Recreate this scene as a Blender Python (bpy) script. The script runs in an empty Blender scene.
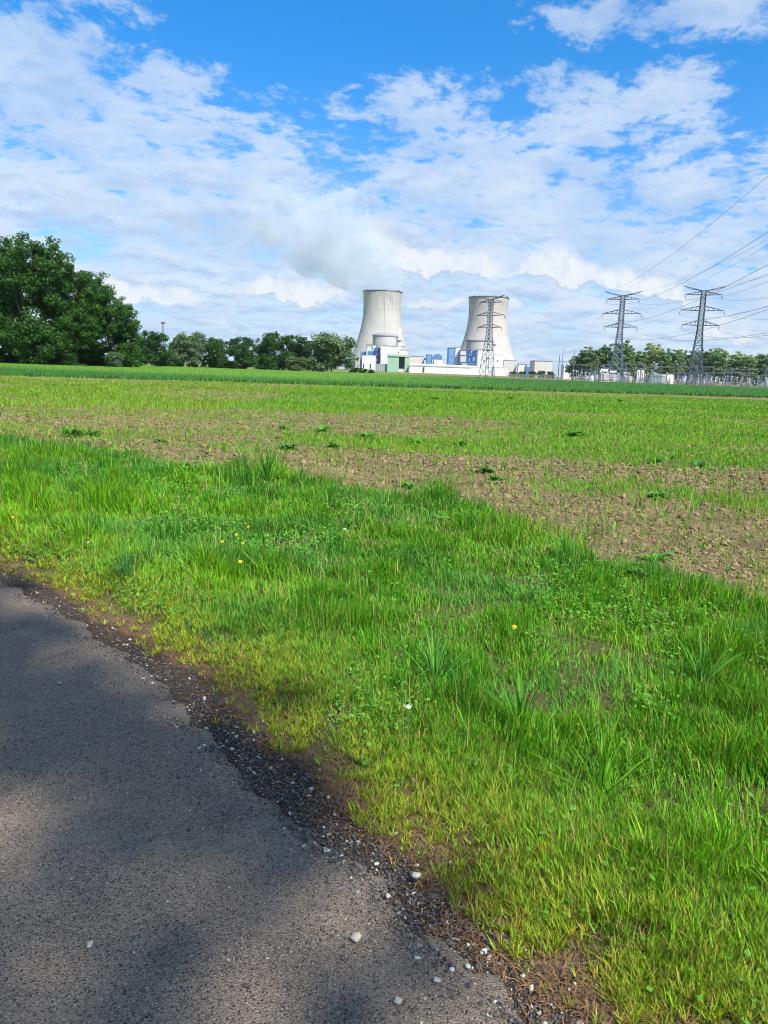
import bpy, math, random
import numpy as np
from mathutils import Vector, Matrix

random.seed(7)
rng = np.random.default_rng(11)
scene = bpy.context.scene
COL = scene.collection
R = math.radians

# ------------------------------------------------------------------ camera
F, PITCH, ROLL, EYE = 770.0, R(10.4), R(2.1), 1.6
CAM = Matrix.Rotation(math.pi / 2 - PITCH, 3, 'X') @ Matrix.Rotation(ROLL, 3, 'Z')
CAMN = np.array(CAM)


def ray(px, py):
    return CAM @ Vector(((px - 384) / F, -(py - 512) / F, -1.0))


def at(px, py, Y):
    d = ray(px, py)
    p = d * (Y / d.y)
    p.z += EYE
    return p


def gnd(px, py, z=0.0):
    d = ray(px, py)
    t = (z - EYE) / d.z
    return Vector((d.x * t, d.y * t, z))


def project(x, y, z=0.0):
    """ground points -> picture coordinates (used to look up the sowing plan of the field)"""
    q = np.stack([x, y, np.full_like(x, z - EYE)], -1) @ CAMN
    w = np.maximum(-q[..., 2], 0.05)
    return 384 + F * q[..., 0] / w, 512 - F * q[..., 1] / w


cam_d = bpy.data.cameras.new('camera')
cam = bpy.data.objects.new('camera', cam_d)
COL.objects.link(cam)
cam.matrix_world = Matrix.Translation((0, 0, EYE)) @ CAM.to_4x4()
cam_d.sensor_fit = 'VERTICAL'
cam_d.sensor_height = 36
cam_d.lens = F / 1024 * 36
cam_d.clip_start = 0.05
cam_d.clip_end = 30000
scene.camera = cam

# ------------------------------------------------------------------ light and sky
SUN_AZ, SUN_EL = R(146), R(50)          # azimuth from the view direction, clockwise
sd = Vector((math.sin(SUN_AZ) * math.cos(SUN_EL), math.cos(SUN_AZ) * math.cos(SUN_EL), math.sin(SUN_EL)))
sun_d = bpy.data.lights.new('sun', 'SUN')
sun_d.energy = 4.6
sun_d.angle = R(0.7)
sun_d.color = (1.0, 0.955, 0.88)
sun = bpy.data.objects.new('sun', sun_d)
COL.objects.link(sun)
sun.rotation_euler = sd.to_track_quat('Z', 'Y').to_euler()
sun.location = (0, 0, 300)

scene.view_settings.view_transform = 'Standard'
scene.view_settings.look = 'None'
scene.view_settings.gamma = 1
scene.view_settings.exposure = 0.75
scene.cycles.max_bounces = 7
scene.cycles.diffuse_bounces = 3
scene.cycles.transmission_bounces = 4
scene.cycles.transparent_max_bounces = 12
scene.cycles.volume_bounces = 2
scene.cycles.use_denoising = True
scene.cycles.filter_width = 1.05
scene.cycles.sample_clamp_indirect = 6


class NT:
    """small node-tree writer"""

    def __init__(self, tree):
        self.t = tree
        tree.nodes.clear()

    def n(self, typ, **kw):
        nd = self.t.nodes.new(typ)
        for k, v in kw.items():
            setattr(nd, k, v)
        return nd

    def put(self, sock, v):
        if hasattr(v, 'is_linked'):
            self.t.links.new(v, sock)
        elif isinstance(v, (tuple, list)) and len(v) == 3 and sock.type == 'RGBA':
            sock.default_value = (*v, 1)
        else:
            sock.default_value = v

    def m(self, op, a, b=0.0, c=0.0, clamp=False):
        nd = self.n('ShaderNodeMath', operation=op)
        nd.use_clamp = clamp
        for i, v in enumerate((a, b, c)):
            self.put(nd.inputs[i], v)
        return nd.outputs[0]

    def v(self, op, a, b=(0, 0, 0), s=None):
        nd = self.n('ShaderNodeVectorMath', operation=op)
        self.put(nd.inputs[0], a)
        self.put(nd.inputs[1], b)
        if s is not None:
            self.put(nd.inputs['Scale'], s)
        return nd.outputs['Value'] if op in ('LENGTH', 'DOT_PRODUCT', 'DISTANCE') else nd.outputs[0]

    def noise(self, vec, scale, detail=4, rough=0.5, dist=0.0, color=False):
        nd = self.n('ShaderNodeTexNoise')
        self.put(nd.inputs['Vector'], vec)
        self.put(nd.inputs['Scale'], scale)
        nd.inputs['Detail'].default_value = detail
        nd.inputs['Roughness'].default_value = rough
        nd.inputs['Distortion'].default_value = dist
        return nd.outputs['Color' if color else 'Fac']

    def step(self, v, lo, hi, a=0.0, b=1.0):
        nd = self.n('ShaderNodeMapRange', interpolation_type='SMOOTHSTEP')
        for i, q in enumerate((v, lo, hi, a, b)):
            self.put(nd.inputs[i], q)
        return nd.outputs[0]

    def mix(self, f, a, b, blend='MIX'):
        nd = self.n('ShaderNodeMix', data_type='RGBA', blend_type=blend)
        self.put(nd.inputs[0], f)
        self.put(nd.inputs[6], a)
        self.put(nd.inputs[7], b)
        return nd.outputs[2]

    def xyz(self, x, y, z):
        nd = self.n('ShaderNodeCombineXYZ')
        for i, q in enumerate((x, y, z)):
            self.put(nd.inputs[i], q)
        return nd.outputs[0]

    def sep(self, vec):
        nd = self.n('ShaderNodeSeparateXYZ')
        self.put(nd.inputs[0], vec)
        return nd.outputs

    def link(self, a, b):
        self.t.links.new(a, b)


def make_world():
    w = bpy.data.worlds.new('World')
    scene.world = w
    w.use_nodes = True
    T = NT(w.node_tree)
    out = T.n('ShaderNodeOutputWorld')
    bg = T.n('ShaderNodeBackground')
    bg.inputs['Strength'].default_value = 0.13
    T.link(bg.outputs[0], out.inputs[0])
    sky = T.n('ShaderNodeTexSky', sky_type='NISHITA')
    sky.sun_disc = False
    sky.sun_elevation = SUN_EL
    sky.sun_rotation = SUN_AZ
    sky.air_density = 1.0
    sky.dust_density = 0.6
    sky.ozone_density = 2.0
    D = T.n('ShaderNodeTexCoord').outputs['Generated']
    x, y, z = T.sep(D)
    zc = T.m('MAXIMUM', z, 0.0)
    tint = T.mix(T.step(zc, 0.0, 0.40), SKY_LOW, SKY_HIGH)
    blue = T.mix(1.0, sky.outputs[0], tint, 'MULTIPLY')
    # tangent coordinates in front of the viewer (direction space, fixed to the world)
    yf = T.m('MAXIMUM', y, 0.05)
    a = T.m('DIVIDE', x, yf)
    e = T.m('DIVIDE', z, yf)
    front = T.step(y, 0.1, 0.4)
    A = T.xyz(a, e, 0.0)

    def blobs(lst, vec):
        tot = None
        for px, py, sx, sy, wgt in lst:
            d = ray(px, py)
            d = d / d.y
            q = T.v('MULTIPLY', T.v('SUBTRACT', vec, (d.x, d.z, 0)), (F / sx, F / sy, 1))
            l2 = T.v('DOT_PRODUCT', q, q)
            g = T.m('MULTIPLY', T.m('EXPONENT', T.m('MULTIPLY', l2, -1.0)), wgt)
            tot = g if tot is None else T.m('ADD', tot, g)
        return tot

    # --- high broken layer: a plane overhead seen in perspective
    inv = T.m('DIVIDE', 1.0, T.m('ADD', zc, 0.16))
    P = T.v('SCALE', D, s=inv)
    Pw = T.v('ADD', P, T.v('SCALE', T.v('SUBTRACT', T.noise(P, 1.3, 3, 0.5, color=True), (.5, .5, .5)), s=0.22))
    Ps = T.v('MULTIPLY', Pw, (1.0, 0.9, 0.3))
    n1 = T.noise(Ps, 3.6, 7, 0.62)
    n2 = T.noise(Ps, 13.0, 6, 0.68)
    nn = T.m('ADD', T.m('MULTIPLY', n1, 0.56), T.m('MULTIPLY', n2, 0.44))
    ramp = T.step(e, 0.44, 0.17, -0.090, 0.12)
    bias = blobs([
        (20, 30, 110, 60, .17), (60, 90, 70, 40, .08), (110, 150, 130, 50, .03), (190, 90, 50, 30, .04), (380, 75, 75, 45, .05), (445, 105, 70, 40, .06), (270, 8, 50, 10, .08),
        (215, 40, 60, 35, -.10), (320, 30, 100, 45, -.14), (295, 120, 60, 20, -.07), (470, 25, 60, 45, -.08),
        (700, 18, 90, 28, .20), (590, 20, 60, 26, .15), (520, 60, 50, 30, .05), (640, 55, 50, 20, .05), (180, 75, 30, 16, .08), (225, 65, 16, 12, .08), (665, 92, 80, 24, .12), (560, 95, 60, 24, .06), (765, 120, 50, 34, -.06),
        (350, 168, 26, 12, -.13), (490, 172, 140, 20, .06), (730, 50, 60, 12, -.08), (620, 70, 26, 14, -.06),
    ], A)
    cov = T.m('ADD', T.m('ADD', nn, ramp), T.m('ADD', T.m('MULTIPLY', bias, front), T.m('ADD', T.step(y, .15, -.35, 0.0, .14), T.step(zc, .47, .66, 0.0, .24))))  # extra unseen cloud behind and high overhead, added to whiten the ambient light
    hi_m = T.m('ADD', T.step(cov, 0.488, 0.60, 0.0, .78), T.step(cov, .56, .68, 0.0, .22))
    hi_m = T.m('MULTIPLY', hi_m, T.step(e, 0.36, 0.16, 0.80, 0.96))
    shade = T.noise(Ps, 3.7, 6, 0.6)
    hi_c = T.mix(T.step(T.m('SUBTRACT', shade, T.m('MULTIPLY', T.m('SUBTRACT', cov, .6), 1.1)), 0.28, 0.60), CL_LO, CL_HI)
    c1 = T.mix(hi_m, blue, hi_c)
    # grey-blue undersides and gaps lower down, in horizontal streaks
    Q = T.v('MULTIPLY', A, (1.0, 3.4, 1.0))
    s1 = T.noise(Q, 5.0, 7, 0.6, 0.4)
    low = T.m('MULTIPLY', T.step(s1, 0.40, 0.66), T.step(e, 0.26, 0.12))
    c1 = T.mix(T.m('MULTIPLY', low, 0.62), c1, CL_STREAK)
    # --- cumulus heads close to the horizon
    An = T.v('ADD', A, T.v('SCALE', T.v('SUBTRACT', T.noise(A, 14.0, 4, 0.62, color=True), (.5, .5, .5)), s=0.085))
    heads = [(98, 284, 20, 15, 1.0), (130, 294, 34, 13, .9), (180, 294, 26, 11, .75), (280, 293, 24, 13, 1.0), (322, 300, 34, 11, .8), (248, 298, 22, 9, .7),
             (368, 246, 17, 16, 1.0), (394, 262, 26, 19, 1.0), (436, 266, 34, 20, .95), (482, 266, 26, 20, 1.1), (430, 309, 40, 13, .8),
             (545, 273, 26, 19, 1.1), (584, 284, 36, 20, .95), (638, 284, 32, 19, 1.1), (668, 290, 24, 17, .9), (730, 334, 50, 15, .8),
             (560, 326, 54, 13, .6), (520, 304, 44, 10, .6), (215, 316, 60, 10, .5), (700, 309, 50, 11, .5), (60, 266, 60, 9, .5)]
    cn = T.m('MULTIPLY', T.m('SUBTRACT', T.noise(A, 21.0, 6, 0.64), .5), 1.05)
    b1 = blobs(heads, An)
    b2 = blobs(heads, T.v('ADD', An, (0.005, 0.017, 0)))
    cu = T.m('ADD', b1, cn)
    cu_m = T.m('MULTIPLY', T.step(cu, 0.22, 1.02), front)
    lit = T.step(T.m('ADD', T.m('SUBTRACT', b2, b1), T.m('MULTIPLY', cn, -.7)), -0.40, 0.26)
    cu_c = T.mix(T.m('ADD', T.step(lit, .12, .62, 0.0, .8), T.step(T.noise(An, 34.0, 4, .6), .45, .62, 0.0, .3)), CU_HI, CU_LO)
    c2 = T.mix(T.m('MULTIPLY', cu_m, T.m('SUBTRACT', 0.96, T.step(lit, .55, 1.0, 0.0, .95))), c1, cu_c)
    # thin grey scraps of lower cloud
    sc = T.m('ADD', blobs([(180, 215, 30, 10, .5), (70, 195, 34, 8, .4), (220, 225, 40, 10, .45), (300, 205, 60, 18, .5),
                           (420, 240, 40, 10, .5), (330, 240, 70, 24, .35), (505, 178, 60, 8, .2)], An), T.m('MULTIPLY', T.noise(A, 22.0, 6, .6), .55))
    c3 = T.mix(T.m('MULTIPLY', T.step(sc, .5, .95), T.m('MULTIPLY', front, .55)), c2, CL_GREY)
    below = T.step(z, -0.03, 0.0)
    c4 = T.mix(below, (.8, .95, .8), c3)
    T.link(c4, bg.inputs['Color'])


HAZE = .00003
# sky colours: multiplied by the background strength
SKY_LOW = (0.46, 0.60, 0.84)
SKY_HIGH = (0.055, 0.58, 0.97)
CL_LO = (2.05, 2.8, 4.0)
CL_HI = (3.35, 3.8, 4.4)
CL_STREAK = (2.1, 2.95, 4.1)
CL_GREY = (2.1, 2.75, 3.75)
CU_HI = (4.05, 4.25, 4.5)
CU_LO = (2.35, 2.95, 3.85)
make_world()


# ------------------------------------------------------------------ materials
def mat(name):
    m = bpy.data.materials.new(name)
    m.use_nodes = True
    T = NT(m.node_tree)
    out = T.n('ShaderNodeOutputMaterial')
    return m, T, out


def simple(name, col, rough=0.7, metal=0.0, var=0.12, scale=0.4, spec=0.4, streak=False):
    m, T, out = mat(name)
    b = T.n('ShaderNodeBsdfPrincipled')
    tc = T.n('ShaderNodeTexCoord').outputs['Object']
    if streak:
        tc = T.v('MULTIPLY', tc, (1, 1, 0.15))
    f = T.noise(tc, scale, 6, 0.6)
    lo = tuple(c * (1 - var) for c in col)
    hi = tuple(min(1, c * (1 + var)) for c in col)
    T.link(T.mix(T.step(f, 0.3, 0.7), lo, hi), b.inputs['Base Color'])
    b.inputs['Roughness'].default_value = rough
    b.inputs['Metallic'].default_value = metal
    b.inputs['Specular IOR Level'].default_value = spec
    T.link(b.outputs[0], out.inputs[0])
    return m


def leafy(name, trans=0.35, rough=0.5, spec=0.3, gain=(1, 1, 1), tgain=(1.25, 1.15, 0.5)):
    """colour of each leaf or blade comes from the mesh attribute 'col'"""
    m, T, out = mat(name)
    at_ = T.n('ShaderNodeAttribute', attribute_name='col').outputs['Color']
    c = T.mix(1.0, at_, gain, 'MULTIPLY')
    b = T.n('ShaderNodeBsdfPrincipled')
    T.link(c, b.inputs['Base Color'])
    b.inputs['Roughness'].default_value = rough
    b.inputs['Specular IOR Level'].default_value = spec
    tr = T.n('ShaderNodeBsdfTranslucent')
    T.link(T.mix(1.0, c, tgain, 'MULTIPLY'), tr.inputs['Color'])
    mx = T.n('ShaderNodeMixShader')
    mx.inputs[0].default_value = trans
    T.link(b.outputs[0], mx.inputs[1])
    T.link(tr.outputs[0], mx.inputs[2])
    T.link(mx.outputs[0], out.inputs[0])
    return m


M = {}
M['grass'] = leafy('grass_blade', 0.30, 0.6, 0.14)
M['leaf'] = leafy('tree_leaf', 0.32, 0.55, 0.22)
M['bits'] = leafy('loose_bits', 0.0, 0.85, 0.3)
M['bark'] = simple('bark', (0.10, 0.08, 0.06), 0.9, var=0.4, scale=3)
M['steel'] = simple('galvanised_steel', (0.095, 0.122, 0.168), 0.55, 0.25, 0.2, 0.5)
M['steel_light'] = simple('pale_steel', (0.13, 0.155, 0.175), 0.55, 0.2, 0.2, 0.7)
M['insulator'] = simple('insulator_glass', (0.14, 0.16, 0.17), 0.3, var=.1)
M['porcelain'] = simple('porcelain', (0.52, 0.53, 0.53), 0.35, var=.08)
M['wire'] = simple('cable', (0.07, 0.08, 0.10), 0.5, 0.3)
M['white'] = simple('white_cladding', (0.64, 0.63, 0.61), 0.6, var=.05, scale=.06, streak=True)
M['white_grey'] = simple('pale_render', (0.47, 0.465, 0.455), 0.7, var=.07, scale=.07, streak=True)
M['beige'] = simple('beige_cladding', (0.50, 0.48, 0.45), 0.7, var=.06, scale=.08, streak=True)
M['blue'] = simple('blue_cladding', (0.06, 0.155, 0.33), 0.5, var=.15, scale=.12)
M['blue_mid'] = simple('blue_panel', (0.11, 0.24, 0.44), 0.5, var=.12, scale=.1)
M['blue_pale'] = simple('pale_blue_panel', (0.42, 0.55, 0.72), 0.5, var=.1, scale=.1)
M['blue_dark'] = simple('dark_blue_cladding', (0.022, 0.055, 0.14), 0.5, var=.3, scale=.25)
M['pale_panel'] = simple('pale_green_grey_panel', (.50, .58, .55), .6, var=.08, scale=.3)
M['green'] = simple('pale_green_cladding', (0.26, 0.42, 0.29), 0.6, var=.05, scale=.1)
M['roof_grey'] = simple('grey_roofing', (0.20, 0.20, 0.21), 0.8, var=.15, scale=.2)
M['dark'] = simple('dark_opening', (0.025, 0.027, 0.032), 0.6, var=.3)
M['concrete'] = simple('yard_concrete', (0.42, 0.40, 0.36), 0.9, var=.12, scale=.8)
M['mesh_grey'] = simple('grey_wire_mesh', (0.20, 0.23, 0.22), 0.7, 0.1)


def tower_mat():
    m, T, out = mat('tower_concrete')
    b = T.n('ShaderNodeBsdfPrincipled')
    tc = T.n('ShaderNodeTexCoord').outputs['Object']
    x, y, z = T.sep(tc)
    ang = T.m('ARCTAN2', x, y)
    base = T.mix(T.step(T.noise(tc, 0.03, 5, 0.6), .3, .7), (0.385, 0.363, 0.338), (0.455, 0.432, 0.405))
    # casting lifts and meridian joints
    lift = T.m('ABSOLUTE', T.m('SUBTRACT', T.m('FRACT', T.m('MULTIPLY', z, 1 / 6.5)), 0.5))
    rib = T.m('ABSOLUTE', T.m('SUBTRACT', T.m('FRACT', T.m('MULTIPLY', ang, 24 / math.pi)), 0.5))
    f = T.m('ADD', T.step(lift, .44, .5, 0, .3), T.step(rib, .42, .5, 0, .3))
    base = T.mix(f, base, (0.30, 0.28, 0.26))
    # weather streaks running down from the rim
    sv = T.xyz(T.m('MULTIPLY', ang, 5.0), T.m('MULTIPLY', z, 0.012), 3.0)
    s = T.noise(sv, 2.4, 7, 0.65)
    top = T.step(z, 70.0, 165.0)
    stain = T.m('MULTIPLY', T.step(T.m('ADD', s, T.m('MULTIPLY', top, .16)), .56, .80), T.m('ADD', T.m('MULTIPLY', top, .55), .1))
    base = T.mix(stain, base, (0.20, 0.195, 0.19))
    T.link(base, b.inputs['Base Color'])
    b.inputs['Roughness'].default_value = 0.9
    b.inputs['Specular IOR Level'].default_value = 0.2
    T.link(b.outputs[0], out.inputs[0])
    return m


M['tower'] = tower_mat()


def ground_mat():
    m, T, out = mat('ground_earth')
    b = T.n('ShaderNodeBsdfPrincipled')
    g = T.n('ShaderNodeNewGeometry').outputs['Position']
    at_ = T.n('ShaderNodeAttribute', attribute_name='col').outputs['Color']
    sh_ = T.n('ShaderNodeAttribute', attribute_name='shoulder').outputs['Fac']
    wv, wg, wd = T.sep(at_)          # verge litter, field greenery, dry/pale strip
    n1 = T.noise(g, 1.1, 6, 0.6)
    n2 = T.noise(g, 14.0, 8, 0.68)
    n3 = T.noise(g, 70.0, 4, 0.6)
    soil = T.mix(T.step(T.m('ADD', T.m('MULTIPLY', n2, .6), T.m('MULTIPLY', n1, .4)), .38, .62), (0.128, 0.088, 0.046), (0.285, 0.212, 0.113))
    soil = T.mix(T.step(n3, .56, .70, 0, .8), soil, (0.36, 0.285, 0.155))
    soil = T.mix(T.step(n3, .46, .34, 0, .7), soil, (0.075, 0.047, 0.028))
    litter = T.mix(T.step(n3, .4, .62), (0.055, 0.062, 0.018), (0.15, 0.125, 0.05))
    litter = T.mix(T.step(n2, .5, .7, 0, .6), litter, (0.075, 0.11, 0.018))
    green = T.mix(T.step(n2, .35, .65), (0.085, 0.14, 0.022), (0.19, 0.20, 0.05))
    dry = T.mix(T.step(n2, .35, .65), (0.090, 0.050, 0.027), (0.215, 0.135, 0.070))
    dry = T.mix(T.step(n3, .52, .62, 0, .8), dry, (0.05, 0.030, 0.017))
    c = T.mix(T.step(T.m('ADD', wg, T.m('MULTIPLY', T.m('SUBTRACT', n2, .5), 1.1)), .35, .75), soil, green)
    c = T.mix(T.step(T.m('ADD', wv, T.m('MULTIPLY', T.m('SUBTRACT', n2, .5), .9)), .3, .7), c, litter)
    c = T.mix(T.step(T.m('ADD', wd, T.m('MULTIPLY', T.m('SUBTRACT', n2, .5), .8)), .35, .7), c, dry)
    grit = T.mix(T.step(n3, .38, .62), (0.030, 0.026, 0.024), (0.105, 0.088, 0.070))
    grit = T.mix(T.step(n2, .44, .58, 0, .9), grit, (0.075, 0.042, 0.022))
    c = T.mix(T.step(T.m('ADD', sh_, T.m('MULTIPLY', T.m('SUBTRACT', n2, .5), .7)), .3, .7), c, grit)
    T.link(c, b.inputs['Base Color'])
    b.inputs['Roughness'].default_value = 0.95
    b.inputs['Specular IOR Level'].default_value = 0.15
    bp = T.n('ShaderNodeBump')
    bp.inputs['Strength'].default_value = 0.9
    bp.inputs['Distance'].default_value = 0.05
    T.link(T.m('ADD', n2, T.m('MULTIPLY', n3, .35)), bp.inputs['Height'])
    T.link(bp.outputs[0], b.inputs['Normal'])
    T.link(b.outputs[0], out.inputs[0])
    return m


def asphalt_mat():
    m, T, out = mat('worn_asphalt')
    b = T.n('ShaderNodeBsdfPrincipled')
    g = T.n('ShaderNodeNewGeometry').outputs['Position']
    vo = T.n('ShaderNodeTexVoronoi')
    T.put(vo.inputs['Vector'], T.v('ADD', g, T.v('SCALE', T.noise(g, 60, 2, .5, color=True), s=0.006)))
    vo.inputs['Scale'].default_value = 210
    dist, vcol = vo.outputs['Distance'], vo.outputs['Color']
    r_, g_, b_ = T.sep(vcol)
    vo2 = T.n('ShaderNodeTexVoronoi')
    T.put(vo2.inputs['Vector'], g)
    vo2.inputs['Scale'].default_value = 118
    r2, g2, b2 = T.sep(vo2.outputs['Color'])
    n1 = T.noise(g, 1.7, 6, .6)
    n2 = T.noise(g, 230, 3, .6)
    binder = T.mix(T.step(n1, .35, .68), (0.172, 0.124, 0.090), (0.255, 0.190, 0.132))
    stone = T.mix(r_, (0.055, 0.043, 0.036), (0.43, 0.345, 0.26))
    c = T.mix(T.step(dist, .56, .34), binder, stone)
    c = T.mix(T.m('MULTIPLY', T.step(r2, .955, .965), T.step(vo2.outputs['Distance'], .42, .30)), c, (0.46, 0.40, 0.32))
    c = T.mix(T.m('MULTIPLY', T.step(r2, .085, .07), T.step(vo2.outputs['Distance'], .5, .36)), c, (0.018, 0.017, 0.017))
    c = T.mix(T.step(g_, .95, .96, 0, .85), c, (0.34, 0.30, 0.24))
    c = T.mix(T.step(g_, .12, .09, 0, .8), c, (0.022, 0.02, 0.02))
    c = T.mix(T.step(n2, .35, .65, 0, .3), c, (0.06, 0.052, 0.047))
    # dust gathered in broad soft patches
    c = T.mix(T.step(T.noise(g, 2.6, 5, .55, .6), .52, .72, 0, .45), c, (0.25, 0.215, 0.155))
    # oily and damp stains, fine cracks, rubbed wheel line
    c = T.mix(T.step(T.noise(g, 3.3, 7, .68, .5), .57, .70, 0, .45), c, (0.045, 0.038, 0.034))
    ck = T.n('ShaderNodeTexVoronoi', feature='DISTANCE_TO_EDGE')
    T.put(ck.inputs['Vector'], T.v('ADD', g, T.v('SCALE', T.noise(g, 7, 5, .65, color=True), s=.22)))
    ck.inputs['Scale'].default_value = 1.1
    crack = T.m('MULTIPLY', T.step(ck.outputs['Distance'], .006, .002), T.step(T.noise(g, 1.2, 3, .5), .50, .60))
    c = T.mix(T.m('MULTIPLY', crack, .30), c, (0.020, 0.017, 0.015))
    T.link(c, b.inputs['Base Color'])
    b.inputs['Roughness'].default_value = 0.82
    b.inputs['Specular IOR Level'].default_value = 0.35
    bp = T.n('ShaderNodeBump')
    bp.inputs['Strength'].default_value = 0.9
    bp.inputs['Distance'].default_value = 0.005
    T.link(T.m('ADD', T.m('MULTIPLY', dist, -1.2), T.m('MULTIPLY', n2, .5)), bp.inputs['Height'])
    T.link(bp.outputs[0], b.inputs['Normal'])
    T.link(b.outputs[0], out.inputs[0])
    return m


M['ground'] = ground_mat()
M['asphalt'] = asphalt_mat()


# ------------------------------------------------------------------ object helpers
def tag(o, label=None, cat=None, group=None, kind=None):
    if label: o['label'] = label
    if cat: o['category'] = cat
    if group: o['group'] = group
    if kind: o['kind'] = kind
    elif label: o['kind'] = 'thing'
    return o


def empty(name, loc=(0, 0, 0), rz=0.0):
    o = bpy.data.objects.new(name, None)
    o.empty_display_size = 0.2
    COL.objects.link(o)
    o.location = loc
    o.rotation_euler = (0, 0, rz)
    return o


def link_mesh(name, me, parent=None):
    o = bpy.data.objects.new(name, me)
    COL.objects.link(o)
    if parent is not None:
        o.parent = parent
    return o


def copy_tree(o, parent=None):
    c = o.copy()
    COL.objects.link(c)
    if parent is not None:
        c.parent = parent
    for ch in list(o.children):
        copy_tree(ch, c)
    return c


class MB:
    """collects simple solids into one mesh"""

    def __init__(self):
        self.v, self.f = [], []

    def add(self, vs, fs):
        k = len(self.v)
        self.v += [tuple(p) for p in vs]
        self.f += [tuple(i + k for i in q) for q in fs]
        return self

    def box(self, x0, x1, y0, y1, z0, z1):
        vs = [(x, y, z) for z in (z0, z1) for y in (y0, y1) for x in (x0, x1)]
        return self.add(vs, [(0, 2, 3, 1), (4, 5, 7, 6), (0, 1, 5, 4), (2, 6, 7, 3), (0, 4, 6, 2), (1, 3, 7, 5)])

    def bar(self, p, q, r, r2=None, n=4):
        p, q = Vector(p), Vector(q)
        r2 = r if r2 is None else r2
        d = (q - p)
        if d.length < 1e-6:
            return self
        d.normalize()
        u = d.orthogonal().normalized()
        w = d.cross(u)
        vs = []
        for c, rr in ((p, r), (q, r2)):
            for i in range(n):
                a = 2 * math.pi * (i + .5) / n
                vs.append(c + (u * math.cos(a) + w * math.sin(a)) * rr)
        fs = [(i, (i + 1) % n, n + (i + 1) % n, n + i) for i in range(n)]
        fs += [tuple(range(n))[::-1], tuple(range(n, 2 * n))]
        return self.add(vs, fs)

    def path(self, pts, r, n=5, r1=None):
        pts = [Vector(p) for p in pts]
        k = len(pts)
        vs, fs = [], []
        for i, c in enumerate(pts):
            d = (pts[min(i + 1, k - 1)] - pts[max(i - 1, 0)]).normalized()
            u = d.cross(Vector((0.1, 0.2, 1))).normalized() if abs(d.z) < .95 else d.cross(Vector((1, 0.1, 0))).normalized()
            w = d.cross(u)
            rr = r if r1 is None else r + (r1 - r) * i / (k - 1)
            for j in range(n):
                a = 2 * math.pi * j / n
                vs.append(c + (u * math.cos(a) + w * math.sin(a)) * rr)
        for i in range(k - 1):
            for j in range(n):
                fs.append((i * n + j, i * n + (j + 1) % n, (i + 1) * n + (j + 1) % n, (i + 1) * n + j))
        fs += [tuple(range(n))[::-1], tuple(range((k - 1) * n, k * n))]
        return self.add(vs, fs)

    def lathe(self, prof, n=48, cx=0, cy=0, cap=False):
        vs, fs = [], []
        k = len(prof)
        for r, z in prof:
            for j in range(n):
                a = 2 * math.pi * j / n
                vs.append((cx + r * math.cos(a), cy + r * math.sin(a), z))
        for i in range(k - 1):
            for j in range(n):
                fs.append((i * n + j, i * n + (j + 1) % n, (i + 1) * n + (j + 1) % n, (i + 1) * n + j))
        if cap:
            fs += [tuple(range(n))[::-1], tuple(range((k - 1) * n, k * n))]
        return self.add(vs, fs)

    def mesh(self, name, m, smooth=False):
        me = bpy.data.meshes.new(name)
        me.from_pydata(self.v, [], self.f)
        me.materials.append(m)
        if smooth:
            me.polygons.foreach_set('use_smooth', [True] * len(me.polygons))
        me.update()
        return me

    def build(self, name, m, parent=None, smooth=False):
        return link_mesh(name, self.mesh(name, m, smooth), parent)


def np_mesh(name, verts, quads, tris, m, col=None, smooth=False):
    """fast mesh from arrays; col is a per-vertex colour"""
    me = bpy.data.meshes.new(name)
    nv, nq, nt = len(verts), len(quads), len(tris)
    me.vertices.add(nv)
    me.vertices.foreach_set('co', np.ascontiguousarray(verts, np.float32).ravel())
    loops = np.concatenate([quads.ravel(), tris.ravel()]).astype(np.int32)
    me.loops.add(len(loops))
    me.loops.foreach_set('vertex_index', loops)
    me.polygons.add(nq + nt)
    st = np.concatenate([np.arange(nq) * 4, nq * 4 + np.arange(nt) * 3]).astype(np.int32)
    me.polygons.foreach_set('loop_start', st)
    if smooth:
        me.polygons.foreach_set('use_smooth', np.ones(nq + nt, bool))
    me.materials.append(m)
    if col is not None:
        a = me.attributes.new('col', 'FLOAT_COLOR', 'POINT')
        c4 = np.ones((nv, 4), np.float32)
        c4[:, :3] = col
        a.data.foreach_set('color', c4.ravel())
    me.update(calc_edges=True)
    return me


# ------------------------------------------------------------------ numpy noise
_tab = np.random.default_rng(3).random((256, 256))


def vnoise(x, y):
    xi, yi = np.floor(x).astype(int), np.floor(y).astype(int)
    fx, fy = x - xi, y - yi
    fx, fy = fx * fx * (3 - 2 * fx), fy * fy * (3 - 2 * fy)
    g = lambda i, j: _tab[i & 255, j & 255]
    return (g(xi, yi) * (1 - fx) + g(xi + 1, yi) * fx) * (1 - fy) + (g(xi, yi + 1) * (1 - fx) + g(xi + 1, yi + 1) * fx) * fy


def fbm(x, y, o=4):
    s, a, t = 0, 1, 0
    for i in range(o):
        s = s + a * vnoise(x * 2 ** i + 17.3 * i, y * 2 ** i + 9.1 * i)
        t += a
        a *= .5
    return s / t


def sstep(v, lo, hi):
    t = np.clip((v - lo) / (hi - lo), 0, 1)
    return t * t * (3 - 2 * t)


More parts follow.
